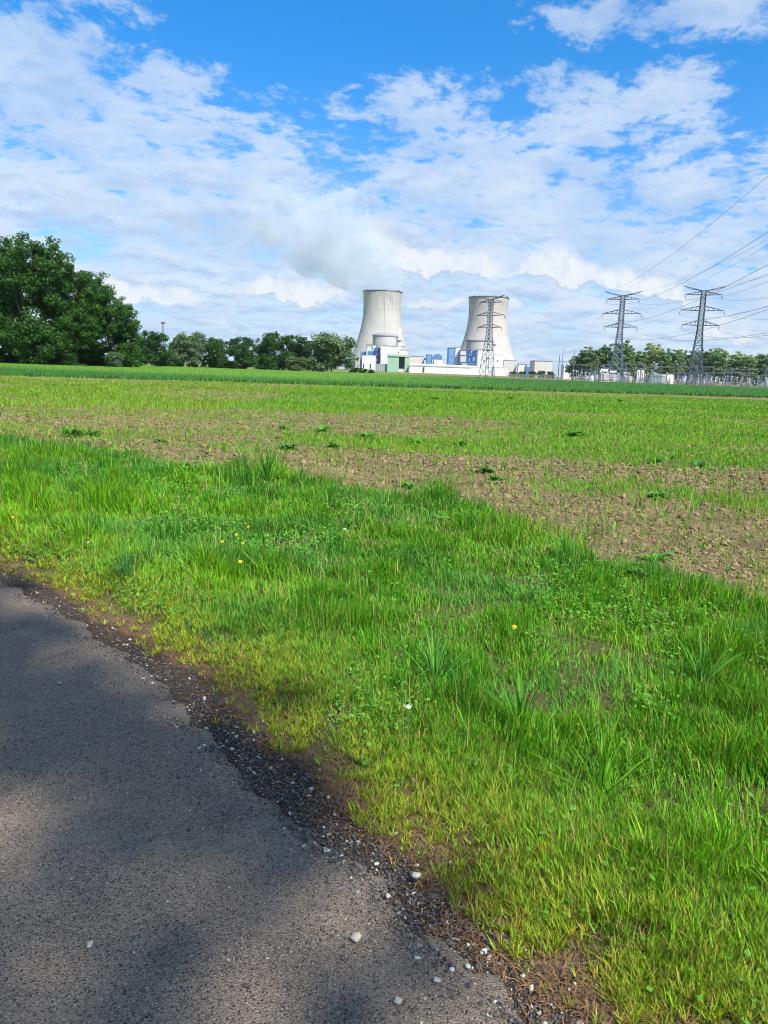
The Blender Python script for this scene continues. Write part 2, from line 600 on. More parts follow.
# ------------------------------------------------------------------ the lie of the land
PATH_EDGE = np.array([(14.0, -14.0), (6.0, -5.0), (2.3, -0.6), (1.02, 1.02), (0.55, 1.72), (0.34, 1.95), (0.14, 2.17), (-0.06, 2.41), (-0.28, 2.69), (-0.58, 3.06),
                      (-0.93, 3.61), (-1.51, 4.27), (-2.16, 4.97), (-2.88, 5.62), (-5.2, 7.5), (-10, 11.2), (-22, 20), (-60, 46)])
VERGE_EDGE = np.array([(30.0, -22.0), (9, -1.5), (4.4, 3.2), (2.8, 5.36), (2.21, 6.41), (1.72, 7.29), (1.25, 8.35), (0.44, 9.43), (-1.65, 10.92), (-4.44, 13.2), (-7.53, 14.97),
                       (-14, 18.6), (-30, 29), (-80, 62)])


def sdist(x, y, line):
    """signed distance to an open line; positive on the field side"""
    best = np.full(x.shape, 1e18)
    sgn = np.ones(x.shape)
    for (ax, ay), (bx, by) in zip(line[:-1], line[1:]):
        dx, dy = bx - ax, by - ay
        t = np.clip(((x - ax) * dx + (y - ay) * dy) / (dx * dx + dy * dy), 0, 1)
        qx, qy = x - ax - t * dx, y - ay - t * dy
        d = qx * qx + qy * qy
        s = np.where(dx * (y - ay) - dy * (x - ax) > 0, -1.0, 1.0)
        k = d < best
        best = np.where(k, d, best)
        sgn = np.where(k, s, sgn)
    return np.sqrt(best) * sgn


def s_path(x, y):
    return sdist(x, y, PATH_EDGE) + (fbm(x * 2.2 + 5, y * 2.2, 3) - .5) * .26


def s_verge(x, y):
    return sdist(x, y, VERGE_EDGE) + (fbm(x * .9 + 40, y * .9, 4) - .5) * 1.3


CROP_A, CROP_B = np.array((-32.0, 64.0)), np.array((48.0, 94.0))     # front edge of the dense crop


def s_crop(x, y):
    d = (CROP_B - CROP_A) / np.linalg.norm(CROP_B - CROP_A)
    return (y - CROP_A[1]) * d[0] - (x - CROP_A[0]) * d[1] + (fbm(x * .06, y * .06, 3) - .5) * 5


def greenery(x, y):
    """how thickly the field has sprouted, 0..1"""
    px, py = project(x, y)
    px = np.clip(px, -150, 920)
    j = (fbm(x * .35 + 3, y * .35, 4) - .5)
    py = py + j * np.clip((py - 372) * .75, 6, 70)
    soil_top = 424 + 26 * sstep(px, 0, 400) + 18 * sstep(px, 350, 800)
    g = 1 - sstep(py, soil_top - 14, soil_top + 16) * .93
    strip = np.exp(-((py - j * np.clip((py - 372) * .30, 4, 34) - (488 + (px - 540) * .066)) / (6 + (px - 520) * .028).clip(5, 14)) ** 2) * sstep(px, 490, 560)
    lower = np.exp(-((py - (427 + px * .055)) / 9) ** 2) * (1 - sstep(px, 330, 420)) * .6
    # the band just before the dense crop is thin again
    thin = sstep(s_crop(x, y), -19, -6) * (.40 + .30 * sstep(px, 350, 600))
    g = g * (1 - thin)
    patch = fbm(x * .12 + 70, y * .3 + 11, 4)
    g = g * (.42 + 1.10 * sstep(patch, .32, .62)) * (.75 + .25 * sstep(px, 60, 330))
    return np.clip(np.maximum(np.maximum(g, strip), lower), 0, 1)


def height(x, y):
    sp, sv = s_path(x, y), s_verge(x, y)
    h = -0.012 + 0.035 * sstep(sp, 0.0, .5) + (fbm(x * 3, y * 3, 3) - .5) * .05 * sstep(sp, .1, .6)
    h = h + sstep(sv, -.2, .5) * ((fbm(x * 5 + 9, y * 5, 3) - .5) * .07 - .02)
    r = np.hypot(x, y)
    return h * (1 - sstep(r, 60, 200))


def zmax(a):
    return np.maximum(a, 0)


# ground: one sheet in rings, fine in front of the viewer, out past the horizon
ang = np.concatenate([np.arange(-44, 44, .28), np.arange(44, 316, 3.0)])
ang = np.radians(ang)
rad = np.concatenate([[0.0], np.exp(np.linspace(math.log(.5), math.log(40), 360)), np.exp(np.linspace(math.log(41), math.log(9000), 130))])
AA, RR = np.meshgrid(ang, rad)
gx, gy = (RR * np.sin(AA)).ravel(), (RR * np.cos(AA)).ravel()
gz = height(gx, gy)
na, nr = len(ang), len(rad)
ii, jj = np.meshgrid(np.arange(nr - 1), np.arange(na), indexing='ij')
q = np.stack([ii * na + jj, ii * na + (jj + 1) % na, (ii + 1) * na + (jj + 1) % na, (ii + 1) * na + jj], -1).reshape(-1, 4)[:, ::-1]
sp, sv = s_path(gx, gy), s_verge(gx, gy)
verge_w = sstep(sp, .05, .35) * (1 - sstep(sv, -.35, .25))
field_w = greenery(gx, gy) * .60 * sstep(sv, -.2, .4)
rr = np.hypot(gx, gy)
far = sstep(gy, 320, 340)
field_w = np.where(gy < -2, .7, field_w) * (1 - far) + far * (.5 + .5 * (1 - sstep(gx, -40, 20)))
dry_w = (1 - sstep(sp, .10, .36)) * .62 + far * (1 - sstep(gy, 352, 420)) * .5 * sstep(gx, -60, 10)
shoulder_w = 1 - sstep(sp, .0, .14)
np_col = np.stack([verge_w, field_w, np.clip(dry_w, 0, 1)], -1)
me = np_mesh('ground', np.stack([gx, gy, gz], -1), q, np.zeros((0, 3), int), M['ground'], np_col, smooth=True)
sa = me.attributes.new('shoulder', 'FLOAT', 'POINT')
sa.data.foreach_set('value', shoulder_w.astype(np.float32))
tag(link_mesh('ground', me), kind='structure')

# the asphalt lane
ASPH = 0.085                                            # gravel shoulder between asphalt and grass


def resample(line, step):
    seg = np.hypot(*(np.diff(line, axis=0).T))
    cum = np.concatenate([[0], np.cumsum(seg)])
    t = np.arange(0, cum[-1], step)
    p = np.stack([np.interp(t, cum, line[:, 0]), np.interp(t, cum, line[:, 1])], -1)
    k = 9
    pad = np.concatenate([np.repeat(p[:1], k, 0), p, np.repeat(p[-1:], k, 0)])
    ker = np.ones(2 * k + 1) / (2 * k + 1)
    return np.stack([np.convolve(pad[:, i], ker, 'valid') for i in (0, 1)], -1)


pe = resample(PATH_EDGE, .05)
tn = np.gradient(pe, axis=0)
tn /= np.linalg.norm(tn, axis=1)[:, None]
nrm = np.stack([-tn[:, 1], tn[:, 0]], -1)              # towards the lane
if np.mean(sdist(pe[:, 0] + nrm[:, 0], pe[:, 1] + nrm[:, 1], PATH_EDGE)) > 0:
    nrm = -nrm
us = np.concatenate([[0, .012, .04, .09], np.linspace(.16, 3.05, 30), [3.1, 3.13]])
wob = ASPH + (fbm(pe[:, 0] * 4, pe[:, 1] * 4, 4) - .5) * .15 + (fbm(pe[:, 0] * 22, pe[:, 1] * 22, 3) - .5) * .09
vv = []
for k, u in enumerate(us):
    p = pe + nrm * (wob * max(0, 1 - u / 2) + u)[:, None]
    zz = .004 + .012 * min(1, u / .06) + .03 * (1 - ((u - 1.55) / 1.55) ** 2) * .6 + (fbm(p[:, 0] * 1.5, p[:, 1] * 1.5, 3) - .5) * .012 * min(1, u * 3)
    if k in (0, len(us) - 1):
        zz = zz * 0 - .02
    vv.append(np.concatenate([p, np.broadcast_to(zz, (len(p),))[:, None]], 1))
vv = np.stack(vv)
nu, npn = vv.shape[:2]
ii, jj = np.meshgrid(np.arange(nu - 1), np.arange(npn - 1), indexing='ij')
q = np.stack([ii * npn + jj, ii * npn + jj + 1, (ii + 1) * npn + jj + 1, (ii + 1) * npn + jj], -1).reshape(-1, 4)
me = np_mesh('path', vv.reshape(-1, 3), q[:, ::-1], np.zeros((0, 3), int), M['asphalt'], smooth=True)
tag(link_mesh('path', me), kind='structure')


# ------------------------------------------------------------------ blades
def blades(name, base, h, w, lean, col, m, levels=(0, .38, .74), parent=None, facing=None, droop=0.0):
    """one tapering bent blade per row of base"""
    n = len(base)
    az = rng.random(n) * 2 * math.pi if facing is None else facing
    ld = np.stack([np.cos(az), np.sin(az), np.zeros(n)], -1)
    tw = az + math.pi / 2 + (rng.random(n) - .5) * 1.6
    wd = np.stack([np.cos(tw), np.sin(tw), np.zeros(n)], -1)
    up = np.array([0, 0, 1.0])
    V, nl = [], len(levels)
    for t in (*levels, 1.0):
        out_ = lean * (.35 * t + .65 * t * t)
        rise = t * np.sqrt(np.clip(1 - .55 * lean ** 2, .2, 1)) - droop * t ** 3
        c = base + ld * (h * out_)[:, None] + up * (h * rise)[:, None]
        if t == 1.0:
            V.append(c)
        else:
            hw = w * .5 * (1 - .75 * t ** 2) * (.75 + .9 * t * (1 - t))
            V += [c - wd * hw[:, None], c + wd * hw[:, None]]
    V = np.stack(V, 1)
    k = V.shape[1]
    off = (np.arange(n) * k)[:, None]
    quads = np.concatenate([off + np.array([2 * i, 2 * i + 1, 2 * i + 3, 2 * i + 2]) for i in range(nl - 1)], 0)
    tris = off + np.array([2 * nl - 2, 2 * nl - 1, 2 * nl])
    c = np.repeat(col[:, None, :], k, 1)
    me = np_mesh(name, V.reshape(-1, 3), quads, tris, m, c.reshape(-1, 3))
    return link_mesh(name, me, parent) if parent != 'mesh' else me


def scatter(n, y0, y1, half=.62, power=1.0):
    """points inside the wedge the picture can see (a little wider), density falling with distance"""
    u = rng.random(n)
    y = (y0 ** (2 - power) + u * (y1 ** (2 - power) - y0 ** (2 - power))) ** (1 / (2 - power)) if power != 2 else y0 * (y1 / y0) ** u
    x = (rng.random(n) * 2 - 1) * (half * y + 1.2)
    return x, y


def lerp(a, b, t):
    return np.asarray(a)[None] * (1 - t[:, None]) + np.asarray(b)[None] * t[:, None]


# verge grass
x, y = scatter(1080000, .9, 19, .60, 1.72)
sp, sv = s_path(x, y), s_verge(x, y)
tuft = fbm(x * 2.6 + 31, y * 2.6, 4)
fine = fbm(x * 9 + 3, y * 9, 2)
big = fbm(x * .55 + 12, y * .55 + 4, 3)
dens = sstep(sp, .08, .55) * (1 - sstep(sv, -.55, .45) * .97)
dens = dens * (.30 + .70 * sstep(tuft, .28, .52))
dens = dens * (.25 + .75 * sstep(fine, .25, .5)) * np.where(sp < .20, .35 + .65 * (fine > .5), 1)
keep = rng.random(len(x)) < dens * 1.05
x, y, sp, sv, tuft, big, fine = (q[keep] for q in (x, y, sp, sv, tuft, big, fine))
n = len(x)
print('verge blades', n)
dist = np.hypot(x, y)
h = (.028 + .050 * sstep(sp, .15, 1.0) + .090 * sstep(tuft, .42, .72) * sstep(sp, .3, 1.0)) * (.55 + .9 * rng.random(n) ** 1.3)
h = h * (.72 + .56 * sstep(fbm(x * 3.7 + 8, y * 3.7, 3), .36, .64)) * (1 + .30 * np.exp(-(sv / .45) ** 2) * sstep(fbm(x * 1.3, y * 1.3, 2), .4, .6)) * (.72 + .56 * sstep(big, .35, .65))
w = (.0028 + .0026 * rng.random(n)) * np.clip(dist / 4.5, 1, 3.0) * (1 + 1.1 * (rng.random(n) < .20))
lean = np.clip(.20 + .36 * rng.random(n) + .22 * rng.standard_normal(n), .03, 1.0)
facing = rng.normal(R(200), 1.2, n) + (tuft - .5) * 8
t = np.clip(rng.random(n) * .6 + (1 - big) * .85 - .05, 0, 1)
col = lerp((.27, .50, .012), (.075, .29, .018), t)
old = sstep(rng.random(n) + .55 * (1 - sstep(sp, .0, .95)) + .12 * (fine > .6), .84, 1.12)
col = col * (1 - old[:, None]) + lerp((.34, .36, .035), (.42, .29, .11), rng.random(n)) * old[:, None]
blue = (sstep(fbm(x * 1.1 + 90, y * 1.1, 3), .52, .66) * .5)[:, None]
col = col * (1 - blue) + np.array([.060, .235, .050]) * blue
col *= (.55 + .9 * rng.random(n) ** 1.2)[:, None]
base = np.stack([x, y, height(x, y) - .006], -1)
tag(blades('verge_grass', base, h, w, lean, col, M['grass'], facing=facing), 'bright green uncut grass along the lane', 'grass', kind='stuff')

# short worn turf beside the lane: small starry tufts in brown litter
x, y = scatter(84000, .95, 10, .60, 1.9)
sp = s_path(x, y)
pat = fbm(x * 5.5 + 60, y * 5.5, 3)
k = rng.random(len(x)) < (sstep(sp, -.02, .20) * (1 - sstep(sp, .7, 1.2)) * (.10 + .90 * sstep(pat + .24 * sstep(sp, .10, .55), .50, .62)))
x, y, sp = x[k], y[k], sp[k]
tone, sizes = rng.random(len(x)), .7 + .7 * rng.random(len(x))
nb = 15
x, y, sp, tone, sizes = (np.repeat(q, nb) for q in (x, y, sp, tone, sizes))
n = len(x)
print('turf', n)
fa = rng.random(n) * 6.283
x, y = x + np.cos(fa) * .010 * rng.random(n), y + np.sin(fa) * .010 * rng.random(n)
t = np.clip(tone * .7 + sstep(sp, .1, .8) * .5 - .1, 0, 1)
col = lerp((.33, .40, .025), (.10, .27, .025), t)
dead = (rng.random(n) < .16 - .10 * sstep(sp, .1, .6))[:, None]
col = np.where(dead, np.array([.33, .19, .07]), col) * (.55 + .9 * rng.random(n))[:, None]
tag(blades('worn_turf', np.stack([x, y, height(x, y) - .003], -1), (.020 + .034 * rng.random(n)) * sizes * (.8 + .6 * sstep(sp, .1, .8)), (.0026 + .002 * rng.random(n)) * np.clip(np.hypot(x, y) / 3.5, 1, 2.5),
           np.clip(.35 + .55 * rng.random(n), 0, 1), col, M['grass'], levels=(0, .5), facing=fa), 'short yellowish worn turf between the lane and the tall grass', 'turf', kind='stuff')

# low broad leaves (clover, plantain) among the grass
x, y = scatter(112000, 1.0, 12, .60, 1.8)
sp, sv = s_path(x, y), s_verge(x, y)
k = (sp > .25) & (sv < 0) & (rng.random(len(x)) < sstep(fbm(x * 1.4 + 33, y * 1.4 + 7, 3), .50, .62) * .8 + .03)
x, y, sp = x[k], y[k], sp[k]
n = len(x)
a_, ti = rng.random(n) * 6.283, rng.random(n) * .7
ls = (.006 + .009 * rng.random(n)) * np.clip(np.hypot(x, y) / 4.5, 1, 2.2)
u_ = np.stack([np.cos(a_) * np.cos(ti), np.sin(a_) * np.cos(ti), np.sin(ti)], -1) * ls[:, None]
w_ = np.stack([-np.sin(a_), np.cos(a_), np.zeros(n)], -1) * (ls * .75)[:, None]
p_ = np.stack([x, y, height(x, y) + .02 + (.03 + .07 * sstep(sp, .3, 1.2)) * rng.random(n)], -1)
V = np.stack([p_ - u_, p_ - w_, p_ + u_, p_ + w_], 1).reshape(-1, 3)
col = lerp((.07, .24, .03), (.16, .36, .04), rng.random(n))
tag(link_mesh('verge_clover', np_mesh('verge_clover', V, (np.arange(n) * 4)[:, None] + np.arange(4)[None], np.zeros((0, 3), int), M['grass'], np.repeat(col, 4, 0))),
    'small round clover leaves low in the verge', 'clover', kind='stuff')

# dry stalks standing out of the grass
x, y = scatter(5200, 1.2, 16, .60, 1.6)
sp, sv = s_path(x, y), s_verge(x, y)
k = (sp > .5) & (sv < .3)
x, y = x[k], y[k]
n = len(x)
col = lerp((.42, .36, .16), (.25, .33, .08), rng.random(n))
tag(blades('dry_stalks', np.stack([x, y, height(x, y)], -1), .14 + .16 * rng.random(n), (.0022 + .001 * rng.random(n)) * np.clip(np.hypot(x, y) / 4, 1, 3), .10 + .35 * rng.random(n), col, M['grass']),
    'thin dry stalks standing out of the grass', 'stalks', kind='stuff')

# dry thatch lying between lane and grass
x, y = scatter(155000, 1.0, 9, .60, 1.9)
sp = s_path(x, y)
k = rng.random(len(x)) < np.exp(-((sp - .12) / .17) ** 2) * .95 * (fbm(x * 4, y * 4, 2) > .42) + (sp > .2) * .10 * (s_verge(x, y) < 0)
x, y = x[k], y[k]
n = len(x)
base = np.stack([x, y, height(x, y) + .002 + rng.random(n) * .008], -1)
col = lerp((.27, .15, .065), (.085, .042, .020), rng.random(n))
tag(blades('dry_thatch', base, .018 + .034 * rng.random(n), .0022 + .0022 * rng.random(n), 1.0 + .2 * rng.random(n), col, M['bits'], levels=(0, .5), droop=.42),
    'brown dead grass lying along the edge of the lane', 'dead grass', kind='stuff')

# stubble and straw bits on the bare soil
x, y = scatter(70000, 4.6, 30, .60, 1.8)
sv, g = s_verge(x, y), greenery(x, y)
k = (sv > -.3) & (rng.random(len(x)) < (1 - .6 * g) * .75)
x, y = x[k], y[k]
n = len(x)
col = lerp((.36, .27, .15), (.14, .085, .045), rng.random(n))
tag(blades('straw', np.stack([x, y, height(x, y) + .006 + .012 * rng.random(n)], -1), .03 + .07 * rng.random(n), (.004 + .004 * rng.random(n)) * np.clip(np.hypot(x, y) / 9, .8, 2.5),
           .75 + .3 * rng.random(n), col, M['bits'], levels=(0, .5), droop=.3), 'pale straw bits lying on the tilled soil', 'straw', kind='stuff')

# sprouted crop of the field
x, y = scatter(390000, 4.5, 84, .60, 1.45)
sp, sv, scr = s_path(x, y), s_verge(x, y), s_crop(x, y)
g = greenery(x, y)
row = .5 + .5 * np.sin((x * .60 - y * .80) * 2 * math.pi / .34 + 1.2 * fbm(x, y, 2))
dens = np.clip(g, .26, 1) * (.3 + .7 * row) * (sv > -.1) * (scr < 0.5)
k = rng.random(len(x)) < dens * .72
x, y, g = x[k], y[k], g[k]
rep = 3
x, y, g = (np.repeat(q, rep) for q in (x, y, g))
n = len(x)
print('field blades', n)
x = x + rng.standard_normal(n) * .03
y = y + rng.standard_normal(n) * .03
dist = np.hypot(x, y)
h = (.035 + .085 * rng.random(n) ** 1.4) * (.6 + .65 * g) * np.clip(dist / 30, 1, 1.25)
w = (.006 + .006 * rng.random(n)) * np.clip(dist / 11, .8, 5)
tt = np.clip(rng.random(n) * .7 + .8 * (fbm(x * .15 + 5, y * .3, 3) - .35), 0, 1)
col = lerp((.19, .39, .022), (.065, .24, .022), tt)
yl = (rng.random(n) < .10 + .22 * (x < -6))[:, None]
col = np.where(yl, np.array([.30, .33, .05]), col) * (.75 + .5 * rng.random(n))[:, None]
base = np.stack([x, y, height(x, y) - .004], -1)
tag(blades('field_sprouts', base, h, w, np.clip(.25 + .5 * rng.random(n), 0, 1), col, M['grass'], levels=(0, .55)), 'sparse young green shoots across the brown field', 'young crop', kind='stuff')

# dense crop farther back: a standing mass with blades on it
xs = np.concatenate([np.arange(-230, 300, 2.6)])
ys = np.concatenate([np.linspace(0, 60, 60), np.linspace(62, 285, 70)])
XX, SS = np.meshgrid(xs, ys)
d = (CROP_B - CROP_A) / np.linalg.norm(CROP_B - CROP_A)
slope = d[1] / d[0]
YY = CROP_A[1] + (XX - CROP_A[0]) * slope * np.exp(-SS / 120) + SS * (1 + 0 * XX)
YY = np.minimum(YY, 345)
ZZ = -.06 + .34 * sstep(SS, .0, 9) * (1 - .4 * sstep(-XX, 0, 60)) + .09 * (fbm(XX * .5, YY * .5, 3) - .5)
cx, cy, cz = XX.ravel(), YY.ravel(), ZZ.ravel()


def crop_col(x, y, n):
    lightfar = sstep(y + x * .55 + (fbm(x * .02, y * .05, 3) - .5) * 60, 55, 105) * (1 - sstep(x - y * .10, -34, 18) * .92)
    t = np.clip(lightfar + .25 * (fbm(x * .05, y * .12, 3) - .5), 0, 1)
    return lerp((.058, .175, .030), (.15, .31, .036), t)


nx_, ny_ = len(xs), len(ys)
ii, jj = np.meshgrid(np.arange(ny_ - 1), np.arange(nx_ - 1), indexing='ij')
q = np.stack([ii * nx_ + jj, ii * nx_ + jj + 1, (ii + 1) * nx_ + jj + 1, (ii + 1) * nx_ + jj], -1).reshape(-1, 4)
Vc = [np.stack([cx, cy, cz], -1)]
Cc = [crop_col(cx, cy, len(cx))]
n = 170000
y = 60 * (335 / 60) ** rng.random(n)
x = (rng.random(n) * 2 - 1) * y * .68
k = s_crop(x, y) > rng.random(n) * 1.5
x, y = x[k], y[k]
n = len(x)
az = rng.random(n) * 6.283
w = .05 + .0007 * y
hh = (.28 + .16 * rng.random(n)) * (1 - .4 * sstep(-x, 0, 60))
bx, by = np.cos(az) * w, np.sin(az) * w
tip = (rng.random((n, 2)) - .5) * .3
tri = np.stack([np.stack([x - bx, y - by, x * 0 + .02], -1), np.stack([x + bx, y + by, x * 0 + .02], -1), np.stack([x + tip[:, 0], y + tip[:, 1], hh], -1)], 1)
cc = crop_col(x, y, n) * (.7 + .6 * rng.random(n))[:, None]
Vc.append(tri.reshape(-1, 3))
Cc.append(np.repeat(cc, 3, 0))
tri_i = len(cx) + np.arange(n * 3).reshape(-1, 3)
me = np_mesh('dense_crop', np.concatenate(Vc), q, tri_i, M['grass'], np.concatenate(Cc))
tag(link_mesh('dense_crop', me), 'dense dark green crop standing at the far side of the field', 'crop', kind='stuff')

# ------------------------------------------------------------------ lumps: soil clods, gravel, pebbles
ico_v, ico_f = None, None


def ico(sub=0):
    import bmesh
    bm = bmesh.new()
    bmesh.ops.create_icosphere(bm, subdivisions=sub + 1, radius=1)
    v = np.array([p.co[:] for p in bm.verts])
    f = np.array([[p.index for p in q.verts] for q in bm.faces])
    bm.free()
    return v, f


ICO0, ICO1 = ico(0), ico(1)


def lumps(name, pos, size, col, m, flat=.6, rough=.28, sub=0):
    v0, f0 = ICO0 if sub == 0 else ICO1
    n, k = len(pos), len(v0)
    V = np.repeat(v0[None], n, 0) * (1 + rough * rng.standard_normal((n, k, 1)))
    sc = size[:, None] * (.65 + .7 * rng.random((n, 3)))
    sc[:, 2] *= flat
    V = V * sc[:, None, :]
    a = rng.random(n) * 6.283
    c, s = np.cos(a)[:, None], np.sin(a)[:, None]
    X, Y = V[..., 0] * c - V[..., 1] * s, V[..., 0] * s + V[..., 1] * c
    V = np.stack([X, Y, V[..., 2]], -1) + pos[:, None, :]
    tris = (np.arange(n) * k)[:, None, None] + f0[None]
    cc = np.repeat(col[:, None, :], k, 1).reshape(-1, 3)
    return link_mesh(name, np_mesh(name, V.reshape(-1, 3), np.zeros((0, 4), int), tris.reshape(-1, 3), m, cc))


x, y = scatter(120000, 4.6, 34, .60, 1.8)
sv, g = s_verge(x, y), greenery(x, y)
k = (sv > -.1) & (rng.random(len(x)) < (1 - g * .85) * (.35 + .65 * (fbm(x * 3, y * 3, 3) > .48)))
x, y = x[k], y[k]
n = len(x)
size = (.008 + .026 * rng.random(n) ** 3.5 + .022 * (rng.random(n) > .985)) * np.clip(np.hypot(x, y) / 10, .9, 1.7)
col = lerp((.095, .062, .031), (.29, .215, .11), rng.random(n))
tag(lumps('soil_clods', np.stack([x, y, height(x, y) + size * .1], -1), size, col, M['bits'], .62, .42), 'brown clods of tilled soil', 'soil', kind='stuff')

# dark gravel on the shoulder
x, y = scatter(390000, 1.0, 8, .60, 1.95)
sp = s_path(x, y)
near = np.exp(-((sp + .06) / .15) ** 2)
k = rng.random(len(x)) < near * .95 * (.5 + .5 * (fbm(x * 5, y * 5, 2) > .42))
x, y, sp = x[k], y[k], sp[k]
n = len(x)
print('gravel', n)
size = .0022 + .0046 * rng.random(n) ** 2.4
pale = rng.random(n)
col = lerp((.030, .030, .034), (.13, .12, .115), rng.random(n))
col[pale > .90] = (.30, .26, .21)
col[pale > .968] = (.50, .46, .39)
size[pale > .968] *= 1.35
zg = np.where(sp < -.12, .017, height(x, y) + .004)
tag(lumps('gravel', np.stack([x, y, zg], -1), size, col, M['bits'], .7, .33), 'dark loose gravel along the crumbling lane edge', 'gravel', kind='stuff')

# crumbs of aggregate lying loose on the lane
x, y = scatter(36000, .9, 7, .60, 1.9)
sp = s_path(x, y)
k = (sp < -.1) & (sp > -2.9) & (rng.random(len(x)) < .22 + .6 * np.exp(-((sp + .25) / .3) ** 2))
x, y, sp = x[k], y[k], sp[k]
n = len(x)
size = .0018 + .0035 * rng.random(n) ** 2
col = lerp((.05, .045, .045), (.26, .23, .19), rng.random(n))
col[rng.random(n) > .95] = (.42, .38, .31)
tag(lumps('lane_grit', np.stack([x, y, np.full(n, .022) + .012 * sstep(-sp, .2, .9)], -1), size, col, M['bits'], .7, .2), 'loose grit scattered over the asphalt lane', 'grit', kind='stuff')

# single pale stones one can point at
stone_spots = [(356, 938, .015, 'cream rounded stone on the asphalt, largest of the pale stones'), (416, 873, .014, 'white upright stone at the gravel edge near the grass'),
               (388, 896, .010, 'whitish chip beside the white upright stone on the gravel'), (398, 1001, .011, 'pale stone on dark gravel at the bottom of the picture'),
               (468, 963, .009, 'white pebble on the black gravel toward the grass'), (437, 980, .009, 'pale pebble between two others on the black gravel'),
               (232, 747, .009, 'tiny cream pebble on the gravel halfway up the lane edge'), (90, 945, .011, 'flat tan stone set in the asphalt at lower left'),
               (60, 683, .009, 'lone pale pebble on the open asphalt at left'), (130, 638, .010, 'pale pebble at the upper bend of the lane edge')]
for px, py, r_, lab in stone_spots:
    p = gnd(px, py, .03)
    v0, f0 = ICO1
    v = v0 * (1 + .17 * rng.standard_normal((len(v0), 1))) * np.array([1.0, .75 + .3 * rng.random(), .62]) * r_
    me = np_mesh('stone', v, np.zeros((0, 4), int), f0, simple('pale_stone', (.44, .40, .32), .85, var=.35, scale=90))
    o = link_mesh('stone', me)
    spz = float(s_path(np.array([p.x]), np.array([p.y]))[0])
    o.location = (p.x, p.y, (.028 if spz < -.12 else .018) + r_ * .35)
    o.rotation_euler = (0, 0, rng.random() * 6)
    tag(o, lab, 'stone', 'pale stones on the lane')


# ------------------------------------------------------------------ single plants
def dandelion(px, py, lab, yellow=True):
    k_ = .75 if yellow else .55
    p = gnd(px, py, .13)
    z0 = float(height(np.array([p.x]), np.array([p.y]))[0])
    root = empty('dandelion', (p.x, p.y, z0))
    tag(root, lab, 'flower', 'flowers in the verge')
    hh = .15
    MB().path([(0, 0, 0), (.008, .004, hh * .5), (.004, -.004, hh)], .0022, 5).build('stem', M['stem'], root)
    mb = MB()
    for ring, (nn_, ln, up) in enumerate(((16, .021, .002), (12, .015, .009), (7, .009, .013))):
        for i in range(nn_):
            a = 6.283 * (i + .5 * ring) / nn_
            c, s = math.cos(a), math.sin(a)
            w_ = .0042
            mb.add([(0, 0, 0), (c * ln * .6 - s * w_, s * ln * .6 + c * w_, up), (c * ln, s * ln, up * 1.2), (c * ln * .6 + s * w_, s * ln * .6 - c * w_, up)], [(0, 1, 2, 3)])
    o = mb.build('flower_head', M['yellow' if yellow else 'fluff'], root)
    o.scale = (k_, k_, k_)
    o.location = (.004, -.004, hh)
    o.rotation_euler = (random.uniform(.3, .8), random.uniform(-.4, .4), 0)


M['stem'] = simple('plant_stem', (.09, .19, .04), .6)
M['yellow'] = simple('yellow_petal', (.80, .60, .02), .6, var=.06)
M['fluff'] = simple('seed_head', (.70, .70, .66), .8, var=.06)
for px, py, lab, yl in [(513, 634, 'yellow dandelion alone in the middle of the grass verge', True), (13, 522, 'yellow dandelion at the far left in the grass', True),
                        (222, 546, 'yellow flower left in a loose row within the grass', True), (236, 540, 'yellow flower in the middle of a loose row within the grass', True),
                        (242, 549, 'lowest yellow flower of the loose row within the grass', True), (248, 532, 'topmost yellow flower of the loose row within the grass', True),
                        (344, 533, 'white seed head standing near the field edge', False), (88, 547, 'white seed head in the left part of the verge', False),
                        (407, 716, 'pale seed head low in the grass near the lane', False), (240, 568, 'yellow flower nearest the lane below the loose row', True)]:
    dandelion(px, py, lab, yl)


def leaf_plant(name, lab, cat, p, nleaf, ln, wd, col, group, up=.8, narrow=False):
    """rosette or clump of broad leaves, each leaf its own bent strip"""
    mb_v, mb_q, cols = [], [], []
    for i in range(nleaf):
        a = 6.283 * (i * .381966 + random.random() * .12)
        L = ln * random.uniform(.6, 1.1)
        W = wd * random.uniform(.7, 1.15)
        el = random.uniform(.35, 1.25) * up
        seg = 6
        k = len(mb_v)
        side = Vector((-math.sin(a), math.cos(a), 0))
        pos = Vector((math.cos(a), math.sin(a), 0)) * .01
        tilt = el
        cshade = random.uniform(.7, 1.3)
        for s in range(seg + 1):
            t = s / seg
            prof = (math.sin(math.pi * min(1, t * .94 + .06)) ** (.7)) if not narrow else (1 - t) ** .6 * (.6 + .4 * min(1, t * 5))
            hw = W * .5 * max(prof, .04)
            wav = Vector((0, 0, .12 * hw * math.sin(t * 17 + i)))
            mb_v += [pos - side * hw + wav + Vector((0, 0, hw * .25)), pos + Vector((0, 0, 0)), pos + side * hw - wav + Vector((0, 0, hw * .25))]
            cols += [tuple(c * cshade for c in col)] * 3
            pos = pos + (Vector((math.cos(a), math.sin(a), 0)) * math.cos(tilt) + Vector((0, 0, math.sin(tilt)))) * (L / seg)
            tilt -= (el + .5) / seg if not narrow else (el * .45 + .25) / seg * (1.6 * t + .3)
        for s in range(seg):
            b0 = k + s * 3
            mb_q += [(b0, b0 + 1, b0 + 4, b0 + 3), (b0 + 1, b0 + 2, b0 + 5, b0 + 4)]
    me = np_mesh(name, np.array([v[:] for v in mb_v]), np.array(mb_q), np.zeros((0, 3), int), M['grass'], np.array(cols), smooth=True)
    o = link_mesh(name, me)
    z0 = float(height(np.array([p.x]), np.array([p.y]))[0])
    o.location = (p.x, p.y, z0 - .004)
    return tag(o, lab, cat, group)


